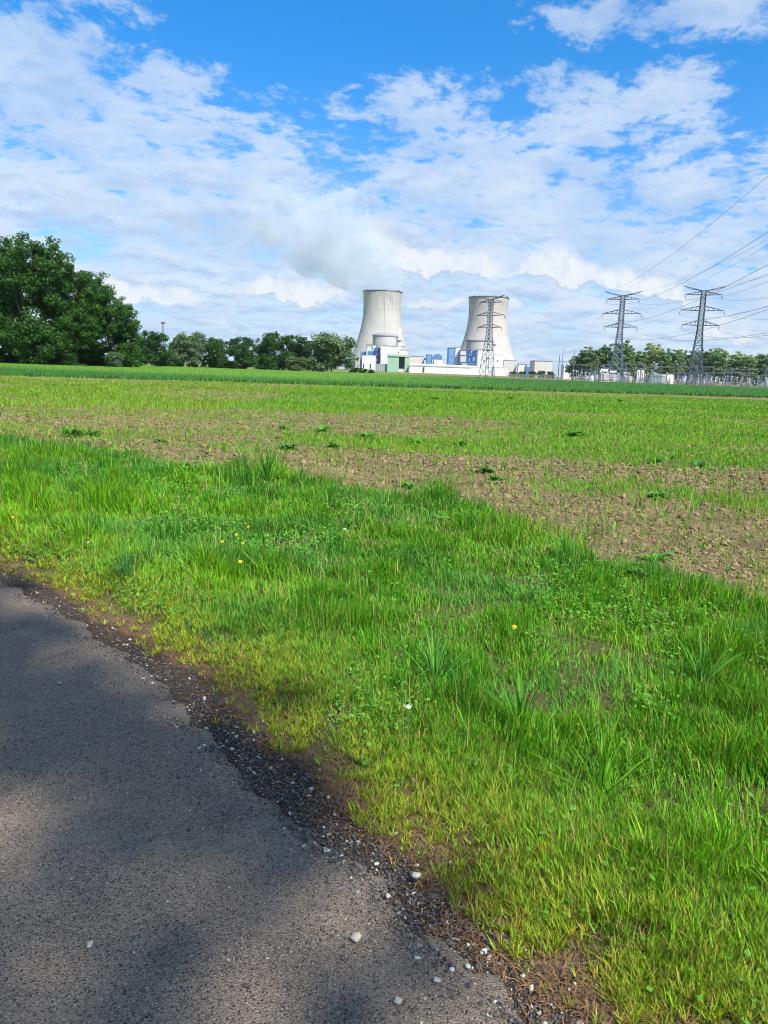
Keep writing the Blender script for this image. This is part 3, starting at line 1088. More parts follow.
DK = (.075, .235, .028)
MD = (.090, .28, .030)
for px, py, nl, ln, wd, c, lab in [
    (72, 437, 26, .55, .15, DK, 'wide dark green weed at the left of the brown field'),
    (92, 436, 20, .42, .13, DK, 'dark weed touching the wide weed at the left of the field'),
    (160, 443, 14, .28, .10, DK, 'small dark weed right of the wide left weed'),
    (287, 449, 18, .42, .14, DK, 'dark weed rosette left of centre on the soil edge'),
    (332, 449, 14, .36, .12, DK, 'low dark weed just right of the centre-left rosette'),
    (322, 432, 13, .45, .14, DK, 'upright dark weed above the low pair near the centre'),
    (284, 430, 13, .40, .13, DK, 'small dark weed high up left of the upright weed'),
    (365, 438, 18, .52, .15, DK, 'broad weed in the middle of the field above the bare soil'),
    (415, 444, 20, .52, .15, MD, 'broad leafy weed right of the middle weed above bare soil'),
    (458, 446, 16, .45, .13, DK, 'dark weed right of the broad leafy weed'),
    (486, 474, 18, .34, .11, DK, 'dark star shaped weed on the bare soil right of centre'),
    (496, 480, 12, .24, .08, MD, 'pale small weed just below the star shaped weed'),
    (408, 488, 14, .26, .09, MD, 'small weed on bare soil just above the tall grass'),
    (575, 437, 20, .60, .18, DK, 'dark clump of weed upper right in the green part of the field'),
    (655, 464, 22, .36, .13, (.06, .20, .05), 'pale rimmed dock plant at the right on the green strip'),
    (668, 461, 16, .40, .13, DK, 'dark weed behind the dock plant at right'),
    (697, 467, 16, .30, .12, (.06, .20, .05), 'dock plant right of the pair on the green strip'),
    (658, 499, 18, .28, .11, (.08, .22, .06), 'broad leaved dock within the narrow grass strip at right'),
    (584, 485, 14, .28, .09, DK, 'dark weed at the left end of the narrow grass strip'),
    (620, 403, 14, .70, .2, DK, 'distant dark weed near the dense crop'),
    (435, 400, 14, .70, .2, DK, 'dark weed before the dense crop near the centre'),
    (510, 400, 13, .70, .2, DK, 'dark weed before the dense crop right of centre')]:
    leaf_plant('weed_plant', lab, 'weed', gnd(px, py), nl + (6 if len(lab) % 3 == 0 else 4), ln * .72, wd * .8 * (.7 if len(lab) % 3 == 0 else 1.0), c, 'weeds growing in the field', up=random.uniform(.9, 1.3), narrow=False)
for px, py, nl, ln, wd, c, lab in [
    (640, 583, 15, .21, .055, (.06, .20, .03), 'large dark dock with upright leaves at the field edge right'),
    (655, 560, 9, .20, .055, MD, 'single pale green dock by the large dark one'),
    (610, 575, 12, .20, .05, DK, 'dark dock left of the large dock at the field edge'),
    (668, 590, 8, .20, .07, (.09, .22, .07), 'low grey green dock right of the large one'),
    (560, 548, 10, .20, .06, MD, 'leafy plant at the grass edge before the bare soil'),
    (716, 612, 9, .17, .06, MD, 'small leafy plant at far right edge of the verge')]:
    leaf_plant('dock_plant', lab, 'weed', gnd(px, py), nl, ln, wd, c, 'docks at the field edge', up=1.15)
for px, py, nl, ln, wd, c, lab in [
    (435, 690, 40, .36, .015, (.10, .30, .04), 'arching broad bladed grass tuft in the middle of the verge'),
    (125, 582, 60, .32, .010, (.105, .28, .07), 'grey green grass tuft left near the lane'),
    (268, 487, 60, .62, .015, (.075, .26, .024), 'tallest grass tuft standing up against the bare soil'),
    (520, 735, 36, .34, .013, (.075, .25, .022), 'dark tall grass tuft right of the arching tuft'),
    (600, 800, 40, .35, .012, (.14, .36, .022), 'bright tall grass tuft toward the lower right'),
    (150, 570, 30, .30, .009, (.06, .19, .03), 'grass tuft just right of the grey green tuft'),
    (470, 530, 40, .40, .012, (.075, .26, .024), 'dark grass tuft in front of the bare soil near the centre'),
    (700, 690, 40, .34, .012, (.08, .26, .024), 'dark grass tuft at the right in the verge'),
    (330, 512, 40, .44, .013, (.075, .26, .024), 'grass tuft right of the tallest one at the field edge')]:
    leaf_plant('grass_tuft', lab, 'grass tuft', gnd(px, py), nl, ln, wd, c, 'tall tufts in the verge', up=1.45, narrow=True)


# ------------------------------------------------------------------ trees
def tree_meshes(name, seed, H, W, base, nclump, per, leaf, c_lo, c_hi, trunk_r, low=False, clump=.17, airy=.0):
    """trunk with limbs, and a crown of many leaf-sized faces set in uneven clumps"""
    rg = np.random.default_rng(seed)
    rs = random.Random(seed)
    Rr = W / 2
    lobes = [((0, 0, base + (H - base) * .50), (Rr * .80, Rr * .80, (H - base) * .50))]
    for i in range(12):
        a = 6.283 * (i * .38 + rs.random() * .15)
        zz = base + (H - base) * rs.uniform(.10, .80)
        rr_ = Rr * rs.uniform(.38, .66) * (1 - .35 * max(0, (zz - base) / (H - base) - .5))
        lobes.append(((math.cos(a) * rr_, math.sin(a) * rr_, zz), (Rr * rs.uniform(.32, .5), Rr * rs.uniform(.32, .5), (H - base) * rs.uniform(.16, .27))))
    pts = []
    while len(pts) < nclump:
        c, s = rs.choice(lobes)
        v = Vector((rs.gauss(0, 1), rs.gauss(0, 1), rs.gauss(0, 1))).normalized() * rs.random() ** (.28)
        p = Vector(c) + Vector((v.x * s[0], v.y * s[1], v.z * s[2]))
        if p.z > base * .75 and p.z < H:
            pts.append((p, v))
    P = np.array([p[:] for p, v in pts])
    cr = Rr * clump * (.55 + .9 * rg.random(nclump))
    tone = rg.random(nclump)
    idx = np.repeat(np.arange(nclump), per)
    n = len(idx)
    off = rg.standard_normal((n, 3))
    off /= np.linalg.norm(off, axis=1)[:, None]
    outw = off.copy()
    off *= (rg.random(n) ** .45)[:, None] * cr[idx][:, None] * np.array([1, 1, .68])
    pos = P[idx] + off
    pos[:, 2] = np.clip(pos[:, 2], base * .55 if not low else .05, None)
    nrm_ = outw * .7 + np.array([0, 0, .55]) + rg.standard_normal((n, 3)) * .62
    nrm_ /= np.linalg.norm(nrm_, axis=1)[:, None]
    a = np.cross(nrm_, rg.standard_normal((n, 3)))
    a /= np.linalg.norm(a, axis=1)[:, None] + 1e-9
    b = np.cross(nrm_, a)
    ls = leaf * (.6 + .8 * rg.random(n))
    fold = nrm_ * (ls * .18)[:, None]
    V = np.stack([pos - a * ls[:, None], pos - b * ls[:, None] * .62 + fold, pos + a * ls[:, None], pos + b * ls[:, None] * .62 + fold], 1)
    qd = (np.arange(n) * 4)[:, None] + np.arange(4)[None]
    t = np.clip(tone[idx] * .7 + rg.random(n) * .3, 0, 1)
    c = lerp(c_lo, c_hi, t) * (.8 + .4 * rg.random(n))[:, None]
    crown = np_mesh(name + '_crown', V.reshape(-1, 3), qd, np.zeros((0, 3), int), M['leaf'], np.repeat(c, 4, 0))
    mb = MB()
    fork = base + (H - base) * .32
    lean = Vector((rs.uniform(-.3, .3), rs.uniform(-.3, .3), 0))
    mb.path([(0, 0, -.3), (lean.x * .1, lean.y * .1, base * .5), (lean.x * .5, lean.y * .5, base + .1), (lean.x, lean.y, fork), (lean.x * 1.5, lean.y * 1.5, H * .78)],
            trunk_r * 1.25, 8, trunk_r * .18)
    for p, v in sorted(pts, key=lambda q: rs.random())[:16]:
        z0 = rs.uniform(base * .7, fork * 1.05)
        s0 = Vector((lean.x * .5, lean.y * .5, z0))
        md = s0.lerp(p, .5) + Vector((0, 0, (p.z - z0) * .08))
        mb.path([s0, md, p], trunk_r * rs.uniform(.28, .42), 5, trunk_r * .06)
    return mb.mesh(name + '_trunk', M['bark'], True), crown


def plant_tree(name, meshes, loc, sx, sz, rz, lab, group, cat='tree'):
    o = empty(name, loc, rz)
    o.scale = (sx, sx, sz)
    tag(o, lab, cat, group)
    link_mesh('trunk', meshes[0], o)
    link_mesh('crown', meshes[1], o)
    return o


OAK = [tree_meshes('oak', 21, 24, 22, .9, 520, 105, .25, (.022, .070, .012), (.060, .150, .022), .55, low=True, clump=.125),
       tree_meshes('oak', 22, 24, 21, .8, 520, 105, .25, (.024, .074, .012), (.064, .155, .022), .5, low=True, clump=.125)]
BUSHY = [tree_meshes('bushy', 31, 12, 12, .15, 260, 50, .30, (.020, .064, .016), (.050, .130, .024), .22, low=True, clump=.2),
         tree_meshes('bushy', 32, 12, 13, .15, 260, 50, .30, (.024, .072, .017), (.056, .140, .028), .22, low=True, clump=.2)]
WILLOW = [tree_meshes('willow', 41, 12, 12, .2, 260, 45, .30, (.080, .140, .068), (.17, .24, .115), .25, low=True, clump=.19)]
POPLAR = [tree_meshes('poplar', 51, 22, 11, 1.2, 200, 42, .40, (.08, .175, .075), (.17, .285, .11), .3, clump=.20),
          tree_meshes('poplar', 52, 22, 12, 1.2, 200, 42, .40, (.19, .28, .10), (.34, .42, .17), .3, clump=.20),
          tree_meshes('poplar', 53, 22, 10, 1.2, 200, 42, .40, (.13, .23, .105), (.245, .35, .15), .3, clump=.19)]


def tree_at(name, kind, px, ytop, wpx, Y, H0, W0, lab, group, rz=0.0, cat='tree'):
    wpx *= 1.22 if name == 'oak_tree' else 1.08 if name == 'bushy_tree' else 1.15
    hor = 356.5 + px * .0367 + 1.6 * F / Y
    top = at(px, ytop, Y)
    base = at(px, hor, Y)
    W_ = wpx * Y / F
    return plant_tree(name, kind, (base.x, Y, 0), W_ / W0, max(top.z, .5) / H0, rz, lab, group, cat)


G1 = 'oaks at the left edge of the field'
tree_at('oak_tree', OAK[1], -34, 241, 108, 190, 24, 21, 'dark oak cut off by the left edge of the picture', G1, 1.0)
tree_at('oak_tree', OAK[0], 26, 231, 90, 184, 24, 22, 'tallest dark green oak at the left, its top above the others', G1, .3)
tree_at('oak_tree', OAK[1], 76, 267, 66, 188, 24, 21, 'oak between the tallest oak and the lower rightmost oak', G1, 2.2)
tree_at('oak_tree', OAK[0], 110, 292, 56, 194, 24, 22, 'lower rightmost oak of the left group, sloping down to the right', G1, 4.0)
G2 = 'trees along the far left field edge'
tree_at('bushy_tree', BUSHY[0], 152, 331, 36, 280, 12, 12, 'small dark round tree just right of the big oaks', G2, .4)
tree_at('willow_tree', WILLOW[0], 189, 330, 32, 330, 12, 12, 'pale grey green willow first in the far row', G2, 1.1)
tree_at('bushy_tree', BUSHY[1], 177, 338, 16, 335, 12, 13, 'narrow dark tree on the left side of the pale willow', G2, 2.4)
tree_at('bushy_tree', BUSHY[1], 215, 338, 30, 335, 12, 13, 'dark round tree right beside the pale willow', G2, 3.1)
tree_at('bushy_tree', BUSHY[0], 243, 337, 33, 335, 12, 12, 'middle dark round tree of the far row', G2, 2.0)
tree_at('bushy_tree', BUSHY[1], 269, 333, 32, 345, 12, 13, 'taller left half of the dark tree pair before the gap', G2, .2)
tree_at('bushy_tree', BUSHY[0], 293, 335, 36, 345, 12, 12, 'right half of the dark tree pair before the gap', G2, 5.0)
tree_at('bushy_tree', BUSHY[0], 317, 340, 26, 350, 12, 12, 'dark tree behind the left side of the big willow', G2, 4.1)
tree_at('willow_tree', WILLOW[0], 332, 331, 42, 330, 12, 12, 'large grey green willow beside the left cooling tower', G2, 3.3)
G3 = 'low shrubs at the far field edge'
for px, yt, w_, Y, kd, lab in [(115, 351, 18, 186, 0, 'pale low shrub under the rightmost oak'), (32, 353, 22, 180, 1, 'low shrub in the shade under the tallest oak'),
                               (68, 353, 18, 182, 1, 'low shrub between the oak trunks'), (10, 345, 44, 200, 1, 'broad dark shrub at the left picture edge under the oaks'), (52, 344, 44, 202, 1, 'broad dark shrub behind the oak trunks'), (90, 346, 40, 204, 1, 'broad dark shrub behind the lower oaks'), (126, 348, 26, 205, 1, 'dark shrub at the right foot of the oaks'), (297, 356, 24, 322, 0, 'light green shrub in front of the dark tree pair'),
                               (168, 356, 22, 320, 1, 'low dark shrub left below the pale willow'), (228, 359, 20, 322, 1, 'low dark shrub under the middle far trees'),
                               (354, 366.5, 9, 400, 1, 'low green shrub at the right foot of the large willow'), (363, 368, 8, 405, 1, 'low green shrub before the white workshop'), (371, 369.4, 7, 405, 1, 'smallest green shrub before the white workshop')]:
    tree_at('shrub', WILLOW[0] if kd == 0 else BUSHY[1], px, yt, w_, Y, 12, 12.5, lab, G3, px * .1, 'shrub')
G4 = 'trees behind the substation'
for px, yt, w_, kd, lab in [
    (576, 352, 16, 2, 'leftmost low tree behind the substation'), (589, 344, 20, 0, 'dark tree second from left behind the substation'),
    (604, 341, 20, 0, 'full dark tree left of the middle pylon'), (621, 337, 20, 0, 'tallest dark tree, right behind the middle pylon'),
    (635, 346, 17, 2, 'mid green tree just right of the middle pylon'), (650, 343, 18, 1, 'pale crowned tree above the white substation building'),
    (665, 346, 17, 0, 'dark tree left of the nearest pylon'), (678, 344, 12, 2, 'slim tree touching the left leg of the nearest pylon'),
    (692, 345, 14, 2, 'slim tree behind the legs of the nearest pylon'), (703, 346, 16, 0, 'dark tree just right of the nearest pylon'),
    (715, 347, 17, 0, 'dark topped tree behind the yellowish tree at right'), (724, 349, 26, 1, 'broad yellowish green tree at right behind the gantries'),
    (742, 351, 20, 2, 'light tree right of the broad yellowish one'), (753, 354, 18, 1, 'small pale tree near the right edge'), (764, 349, 16, 0, 'dark tree at the right edge of the picture'),
    (785, 347, 26, 0, 'dark tree cut off by the right edge')]:
    tree_at('poplar_tree' if kd else 'dark_tree', POPLAR[kd], px, yt, w_ * 1.15, 520 + (px % 7) * 5, 22, (11, 12, 10)[kd], lab, G4, px * .7)

# roadside tree behind the viewer: its real shade dapples the lane
SHADE = tree_meshes('lime', 61, 24, 9, 13, 94, 25, .21, (.03, .08, .015), (.06, .13, .02), .3, clump=.15)
sh = Vector((-3.8, 1.7, 0))
tz = 18.5
tp = sh + Vector((sd.x, sd.y, 0)) * (tz / sd.z)
plant_tree('lime_tree', SHADE, (tp.x, tp.y, 0), 1.0, 1.0, .6, 'leafy tree beside the lane behind the viewer', 'tree by the lane')


# ------------------------------------------------------------------ cooling towers
def horizon_y(px):
    return 356.4 + px * .0367


def cooling_tower(px, ytop, Y, lab, Ht, wide=1.0):
    c = at(px, ytop + 45, Y)
    root = empty('cooling_tower', (c.x, Y, 0))
    tag(root, lab, 'cooling tower', 'cooling towers of the power plant')
    k = Ht / 165.0
    rt, zt, rb = 39.8 * k * wide, 130 * k, 74 * k * wide
    z0 = 11 * k
    bb = zt / math.sqrt((rb / rt) ** 2 - 1)
    bt = 40 * k / math.sqrt((41.4 / 39.8) ** 2 - 1)

    def rad_(z):
        b_ = bb if z < zt else bt
        return rt * math.sqrt(1 + ((z - zt) / b_) ** 2)
    prof = [(rad_(z), z) for z in np.linspace(z0, Ht, 44)]
    inner = [(r_ - .9, z) for r_, z in prof[::-1]]
    MB().lathe(prof + inner + prof[:1], 112).build('shell', M['tower'], root, True)
    rimr = prof[-1][0]
    MB().lathe([(rimr + .02, Ht - .9), (rimr + 1.0, Ht - .9), (rimr + 1.0, Ht + .5), (rimr - 1.2, Ht + .5), (rimr - 1.2, Ht - .6)], 112).build('rim', M['rim'], root)
    mb = MB()
    for i in range(44):
        a0, a1, a2 = (2 * math.pi * (i + q_) / 44 for q_ in (0, .5, 1))
        top_ = (prof[0][0] * math.cos(a1), prof[0][0] * math.sin(a1), z0 + .3)
        for aa in (a0, a2):
            mb.bar((rb * 1.03 * math.cos(aa), rb * 1.03 * math.sin(aa), 0), top_, .55)
    mb.build('leg_ring', M['concrete'], root)
    mb = MB().lathe([(rb * 1.05, 0), (rb * 1.05, 1.6), (rb * 1.03, 1.6), (rb * 1.03, 0)], 80)
    mb.build('basin', M['concrete'], root)
    # small hoist house and beacons on the rim
    for a, s_ in ((-.62, 1.6), (-2.5, 1.1), (-1.4, .9)):
        x_, y_ = rimr * math.cos(a), rimr * math.sin(a)
        MB().box(x_ - s_, x_ + s_, y_ - s_, y_ + s_, Ht + .5, Ht + .5 + s_ * 1.6).build('hoist_house', M['rim'], root)
    # ladder way down the shell
    mb = MB()
    a = -1.43
    ladder = [((r_ + .7) * math.cos(a), (r_ + .7) * math.sin(a)) for r_, z in prof]
    mb.path([(lx, ly, z) for (lx, ly), (r_, z) in zip(ladder, prof)], .3, 4)
    mb.build('ladder', M['concrete'], root)
    return root, c


M['rim'] = simple('dark_rim', (.12, .12, .125), .8, var=.2, scale=.1)
Y1, Y2 = 1590.0, 1650.0
t1, c1 = cooling_tower(381.2, 291.9, Y1, 'left cooling tower with a steam plume rising from it and dark stains', at(381.2, 291.9, Y1).z)
t2, c2 = cooling_tower(486.2, 297.9, Y2, 'right cooling tower without steam, standing behind the thin pylon', at(486.2, 297.9, Y2).z, 1.05)

# ------------------------------------------------------------------ plant buildings
YB = 1330.0


def span(px0, px1, ytop, ybot, Y):
    ym = (ytop + ybot) / 2
    x0, x1 = at(px0, ym, Y).x, at(px1, ym, Y).x
    pc = (px0 + px1) / 2
    z1 = at(pc, ytop, Y).z
    z0 = max(0.0, at(pc, ybot, Y).z)
    return x0, x1, z0, z1


def block(name, lab, cat, px0, px1, ytop, ybot, Y, dep, m, roof='roof_grey', openings=(), group='power plant buildings', ground=True, extra=None, panels=0):
    """a building: walls, roof slab, and listed openings (px0, px1, y0, y1, material, partname)"""
    x0, x1, z0, z1 = span(px0, px1, ytop, ybot, Y)
    if ground: z0 = 0.0
    cx_ = (x0 + x1) / 2
    root = empty(name, (cx_, Y, 0))
    tag(root, lab, cat, group)
    hw = (x1 - x0) / 2
    MB().box(-hw, hw, 0, dep, z0, z1).build('wall', M[m], root)
    if roof:
        mb = MB().box(-hw - .4, hw + .4, -.4, dep + .4, z1 + .003, z1 + 1.0)
        mb.build('roof', M[roof], root)
    for q_ in openings:
        a0, a1, b0, b1 = span(q_[0], q_[1], q_[2], q_[3], Y)
        MB().box(a0 - cx_, a1 - cx_, -.35, -.003, b0, b1).build(q_[5], M[q_[4]], root)
    if panels:
        mb = MB()
        for i in range(1, panels):
            xx = -hw + 2 * hw * i / panels
            mb.box(xx - .22, xx + .22, -.16, -.003, z0 + .3, z1 - .3)
        mb.build('panel_joint', M['white_grey' if m == 'white' else m], root)
    return root, (x0, x1, z0, z1)


def reactor(px, wpx, yedge, ydome, ybot, Y, lab):
    c = at(px, (yedge + ybot) / 2, Y)
    r_ = wpx / 2 * Y / F
    ze, zd = at(px, yedge, Y).z, at(px, ydome, Y).z
    root = empty('reactor_building', (c.x, Y, 0))
    tag(root, lab, 'reactor building', 'reactor buildings')
    MB().lathe([(r_, 0), (r_, ze)], 64).build('drum', M['reactor'], root, True)
    hh = zd - ze
    MB().lathe([(r_ * 1.0, ze + .8)] + [(r_ * math.cos(t_), ze + .8 + hh * math.sin(t_)) for t_ in np.linspace(0, math.pi / 2 - .01, 14)], 64).build('dome', M['dome'], root, True)
    MB().lathe([(r_ + .02, ze - .9), (r_ + .9, ze - .9), (r_ + .9, ze + .9), (r_ + .02, ze + .9)], 64).build('parapet', M['roof_grey'], root)
    for a in (-.35, -.6, -2.6):
        MB().bar((math.cos(a) * (r_ + .6), math.sin(a) * (r_ + .6), 0), (math.cos(a) * (r_ + .6), math.sin(a) * (r_ + .6), ze - 1), .5).build('downpipe', M['roof_grey'], root)
    return root


M['reactor'] = simple('reactor_concrete', (.45, .43, .40), .85, var=.06, scale=.05, streak=True)
M['dome'] = simple('grey_dome', (.27, .26, .26), .8, var=.12, scale=.1)
reactor(385.4, 25.2, 336.3, 333.0, 347, 1400, 'domed reactor building in front of the left cooling tower')
reactor(480.0, 27.0, 341.2, 337.2, 351, 1400, 'domed reactor building in front of the right cooling tower')


def stack(px, wpx, ytop, Y, lab):
    r_ = wpx / 2 * Y / F
    c = at(px, ytop + 15, Y)
    zt = at(px, ytop, Y).z
    root = empty('vent_stack', (c.x, Y, 0))
    tag(root, lab, 'chimney', 'white vent stacks')
    MB().lathe([(r_ * 1.1, 0), (r_, zt), (r_ * .8, zt), (r_ * .8, zt - 3)], 20).build('pipe', M['white'], root, True)
    zp = zt * .70
    MB().lathe([(r_ * 1.02, zp), (r_ * 1.9, zp), (r_ * 1.9, zp + 2.2), (r_ * 1.02, zp + 2.2)], 16).build('gallery', M['roof_grey'], root)
    return root


stack(399.3, 2.3, 327.9, 1345, 'white vent stack beside the left reactor dome')
stack(494.3, 2.0, 332.2, 1345, 'white vent stack beside the right reactor dome')

block('fuel_building', 'tall white building below the left reactor dome', 'building', 380.3, 397.6, 346.2, 364, YB, 40, 'white', openings=[(380.6, 381.1, 347, 363, 'roof_grey', 'downpipe'), (389, 390, 356, 357.5, 'dark', 'window')])
block('auxiliary_building', 'white building lower right of the left reactor dome', 'building', 397.9, 407.0, 350.2, 364, YB + 4, 36, 'white', openings=[(397.9, 399, 352, 353, 'dark', 'vent'), (401, 403, 356, 357, 'dark', 'vent')])
block('roof_house', 'small grey roof house behind the left white vent stack', 'building', 399, 405.5, 346.8, 350.2, YB + 45, 14, 'white_grey')
rt_, bx_ = block('transformer_hall', 'pale blue and blue panelled hall in a white portal frame at left', 'building', 366.8, 375.6, 345.5, 357, YB + 12, 22, 'white', roof=None,
                 openings=[(367.6, 374.6, 346.4, 351.2, 'blue_pale', 'upper_panel'), (367.6, 375.6, 351.3, 355.8, 'blue', 'lower_panel')])
x0, x1, z0, z1 = bx_
mb = MB()
hw = (x1 - x0) / 2
mb.box(-hw - 1.3, -hw - .1, -2.2, -.9, 0, z1 + 1.2)
mb.box(-hw - 1.3, hw * .4, -2.2, -.9, z1 + 1.203, z1 + 2.4)
mb.box(hw * .4 - 1.2, hw * .4, -2.2, -.9, z1 - 6, z1 + 1.2)
mb.build('portal_frame', M['roof_grey'], rt_)
block('pipe_tower', 'dark blue service tower left of the tall white building', 'building', 374.6, 379.7, 347.6, 363.5, YB + 8, 18, 'blue_dark', roof=None,
      openings=[(375.2, 377.0, 349, 351, 'blue', 'panel'), (376.5, 379, 353, 356, 'blue', 'panel'), (375, 378, 358.5, 361.5, 'blue_mid', 'panel')])
block('blue_annex', 'small teal blue annex at the far left of the plant', 'building', 360.2, 366.2, 351.5, 357, YB + 30, 18, 'blue_mid', roof=None, openings=[(362, 362.6, 352.5, 357, 'blue_dark', 'joint')])
block('white_workshop', 'low white workshop with narrow dark slots below the blue hall', 'building', 362.0, 375.4, 355.8, 371.5, YB - 40, 30, 'white', roof='white_grey',
      openings=[(363, 364.2, 363.5, 368, 'dark', 'slot'), (369.7, 371.0, 364, 368.6, 'dark', 'slot')])
block('louver_wall', 'grey louvred wall between the white workshop and green shed', 'wall', 375.6, 387.3, 363.8, 371.6, YB - 55, 3, 'mesh_grey', roof=None,
      openings=[(377 + i * 2.2, 377.5 + i * 2.2, 364, 371.4, 'white_grey', 'post') for i in range(5)])
rt_, bx_ = block('green_shed', 'pale green shed with a dark open bay at its right', 'shed', 387.3, 398.8, 356.4, 372.2, YB - 60, 24, 'green', roof=None, openings=[(390.5, 390.8, 358.5, 371, 'white_grey', 'seam'), (394.5, 394.8, 358.5, 371, 'white_grey', 'seam')])
x0, x1, z0, z1 = bx_
cx_ = (x0 + x1) / 2
b0, b1, _, zb = span(398.9, 409.0, 356.4, 372, YB - 60)
MB().box(x0 - cx_ - .6, b1 - cx_ + .6, -1.5, 25, z1 + .003, z1 + 3.2).build('canopy_roof', M['green'], rt_)
MB().box(x1 - cx_ + .01, b1 - cx_ - .5, 14, 24, 0, z1).build('back_wall', M['dark'], rt_)
p0, p1, _, _ = span(404.7, 408.6, 356.4, 372, YB - 60)
MB().box(p0 - cx_, p1 - cx_, -.5, 13.9, 0, z1).build('side_wall', M['green'], rt_)
MB().box(x1 - cx_ + .01, p0 - cx_ - .01, 1, 3, 0, 5.5).build('stored_goods', M['white_grey'], rt_)
block('beige_store', 'flat beige store right of the green shed', 'building', 409.4, 424.2, 356.6, 366, YB + 20, 30, 'beige', openings=[(424.3, 426, 358.3, 360, 'roof_grey', 'duct')])
block('blue_tank_house', 'narrow bright blue box building between beige store and blue drum', 'building', 426.3, 432.0, 355.0, 364.5, YB + 10, 16, 'blue_mid', roof='blue', openings=[(426.4, 426.9, 355.2, 364, 'blue', 'corner_post'), (431.4, 431.9, 355.2, 364, 'blue', 'corner_post')])
# blue drum
x0, x1, z0, z1 = span(433.0, 442.2, 353.8, 360.6, YB + 6)
r_ = (x1 - x0) / 2
root = empty('blue_drum', ((x0 + x1) / 2, YB + 6, 0))
tag(root, 'round topped blue drum standing over a small white box', 'tank', 'power plant buildings')
zc_ = z1 - r_
prof2 = [(r_ * math.cos(t_), zc_ + r_ * math.sin(t_)) for t_ in np.linspace(-.15, math.pi + .15, 22)]
kk = len(prof2)
MB().add([(a_, 0, b_) for a_, b_ in prof2] + [(a_, 22, b_) for a_, b_ in prof2],
         [tuple(range(kk))[::-1], tuple(range(kk, 2 * kk))] + [(i, i + 1, kk + i + 1, kk + i) for i in range(kk - 1)] + [(kk - 1, 0, kk, 2 * kk - 1)]).build('barrel', M['blue'], root)
MB().box(-r_ * .85, r_ * .85, .5, 20, 0, zc_ - r_ * .12).build('saddle', M['white_grey'], root)
block('white_kiosk', 'small white box under the round blue drum', 'building', 433.9, 442.4, 360.0, 365.5, YB - 5, 9, 'white', roof=None, openings=[(436, 437, 361.5, 364, 'white_grey', 'door')])
block('long_white_hall', 'long low white hall running along the front of the plant', 'building', 409.4, 480.5, 364.6, 376, YB - 70, 30, 'white', roof=None, panels=16,
      openings=[(422.6, 424.4, 367.2, 372.4, 'dark', 'door'), (409.4, 480.3, 365.0, 366.2, 'white', 'fascia'), (409.4, 470, 366.6, 367.2, 'roof_grey', 'gutter'), (447, 447.6, 368, 374, 'white_grey', 'seam')])
block('white_hall_end', 'short white hall at the foot of the thin pylon', 'building', 493.5, 508.0, 367.8, 377.5, YB - 70, 26, 'white', roof='white_grey', panels=4)
block('blue_hall', 'tall blue clad hall left of the right reactor', 'building', 448.3, 455.0, 348.2, 366, YB, 30, 'blue_mid', roof='blue_dark', openings=[(448.3, 448.9, 348.4, 365, 'blue', 'corner_post'), (454.3, 454.9, 348.4, 365, 'blue', 'corner_post')])
block('pale_hall', 'pale narrow hall joined to the right of the blue hall', 'building', 455.2, 460.0, 347.8, 366, YB + 3, 30, 'white', roof='roof_grey', openings=[(458.6, 459.6, 351, 364, 'blue_pale', 'panel')])
block('machine_hall', 'dark blue machine hall with white panels under the right reactor', 'building', 459.0, 477.2, 350.4, 366, YB - 6, 26, 'blue_dark', roof=None,
      openings=[(460.4, 466.0, 351, 355.2, 'white_grey', 'panel'), (460.4, 466.0, 356.2, 361.8, 'white_grey', 'panel'), (459.2, 476.9, 362.6, 364.4, 'blue', 'plinth'), (466.4, 467.2, 350.6, 362, 'blue', 'column'),
                (469.0, 472.0, 353, 356, 'blue', 'panel'), (472.6, 474.8, 357, 361, 'blue_mid', 'panel'), (475.8, 477.0, 350.6, 362, 'blue', 'column'), (468.4, 470.0, 358, 361.5, 'blue_mid', 'panel'), (471.2, 472.2, 351, 352.6, 'blue_pale', 'panel')])
block('fuel_building', 'tall white building to the right below the right reactor', 'building', 477.4, 494.0, 350.2, 368, YB, 40, 'white', openings=[(484, 485, 360, 361.5, 'dark', 'window')])
block('auxiliary_building', 'white building stepping down right of the thin pylon', 'building', 494.2, 503.2, 354.8, 368, YB + 4, 36, 'white', roof='blue_pale', openings=[(497, 498, 360, 361.5, 'dark', 'window')])
block('step_building', 'lower white building with dark roof edge at the foot of the right tower', 'building', 503.4, 516.4, 360.8, 373, YB + 8, 30, 'beige', openings=[(514.8, 516.2, 362.5, 366, 'white_grey', 'panel')])
block('small_white_building', 'small white building right of the right cooling tower', 'building', 518.4, 525.6, 364.6, 373, YB - 10, 16, 'white', openings=[(521, 522, 367, 370, 'white_grey', 'door')])
block('blue_container', 'blue container building between small white building and flat hall', 'building', 526.2, 533.6, 364.6, 369.6, YB - 14, 14, 'blue', roof=None, openings=[(527, 529.5, 365.4, 367, 'blue_pale', 'panel')])
block('flat_hall', 'flat white hall with dark roof between the plant and substation', 'building', 534.6, 552.0, 361.4, 371, 1150, 40, 'beige', openings=[(538, 539, 366, 369, 'white_grey', 'door'), (545, 546, 366, 369, 'white_grey', 'door')])
for px, yt, w_, lab in [(513, 371.6, 8, 'low shrub left below the small white building'), (522, 371.2, 9, 'low shrub below the small white building'), (532, 371.0, 8, 'low shrub below the blue container'), (541, 370.6, 9, 'low shrub below the flat hall at its left'), (550, 371.2, 8, 'low shrub below the flat hall at its right')]:
    tree_at('shrub', BUSHY[0], px, yt, w_, 560, 12, 12, lab, 'low shrubs by the plant fence', px, 'shrub')


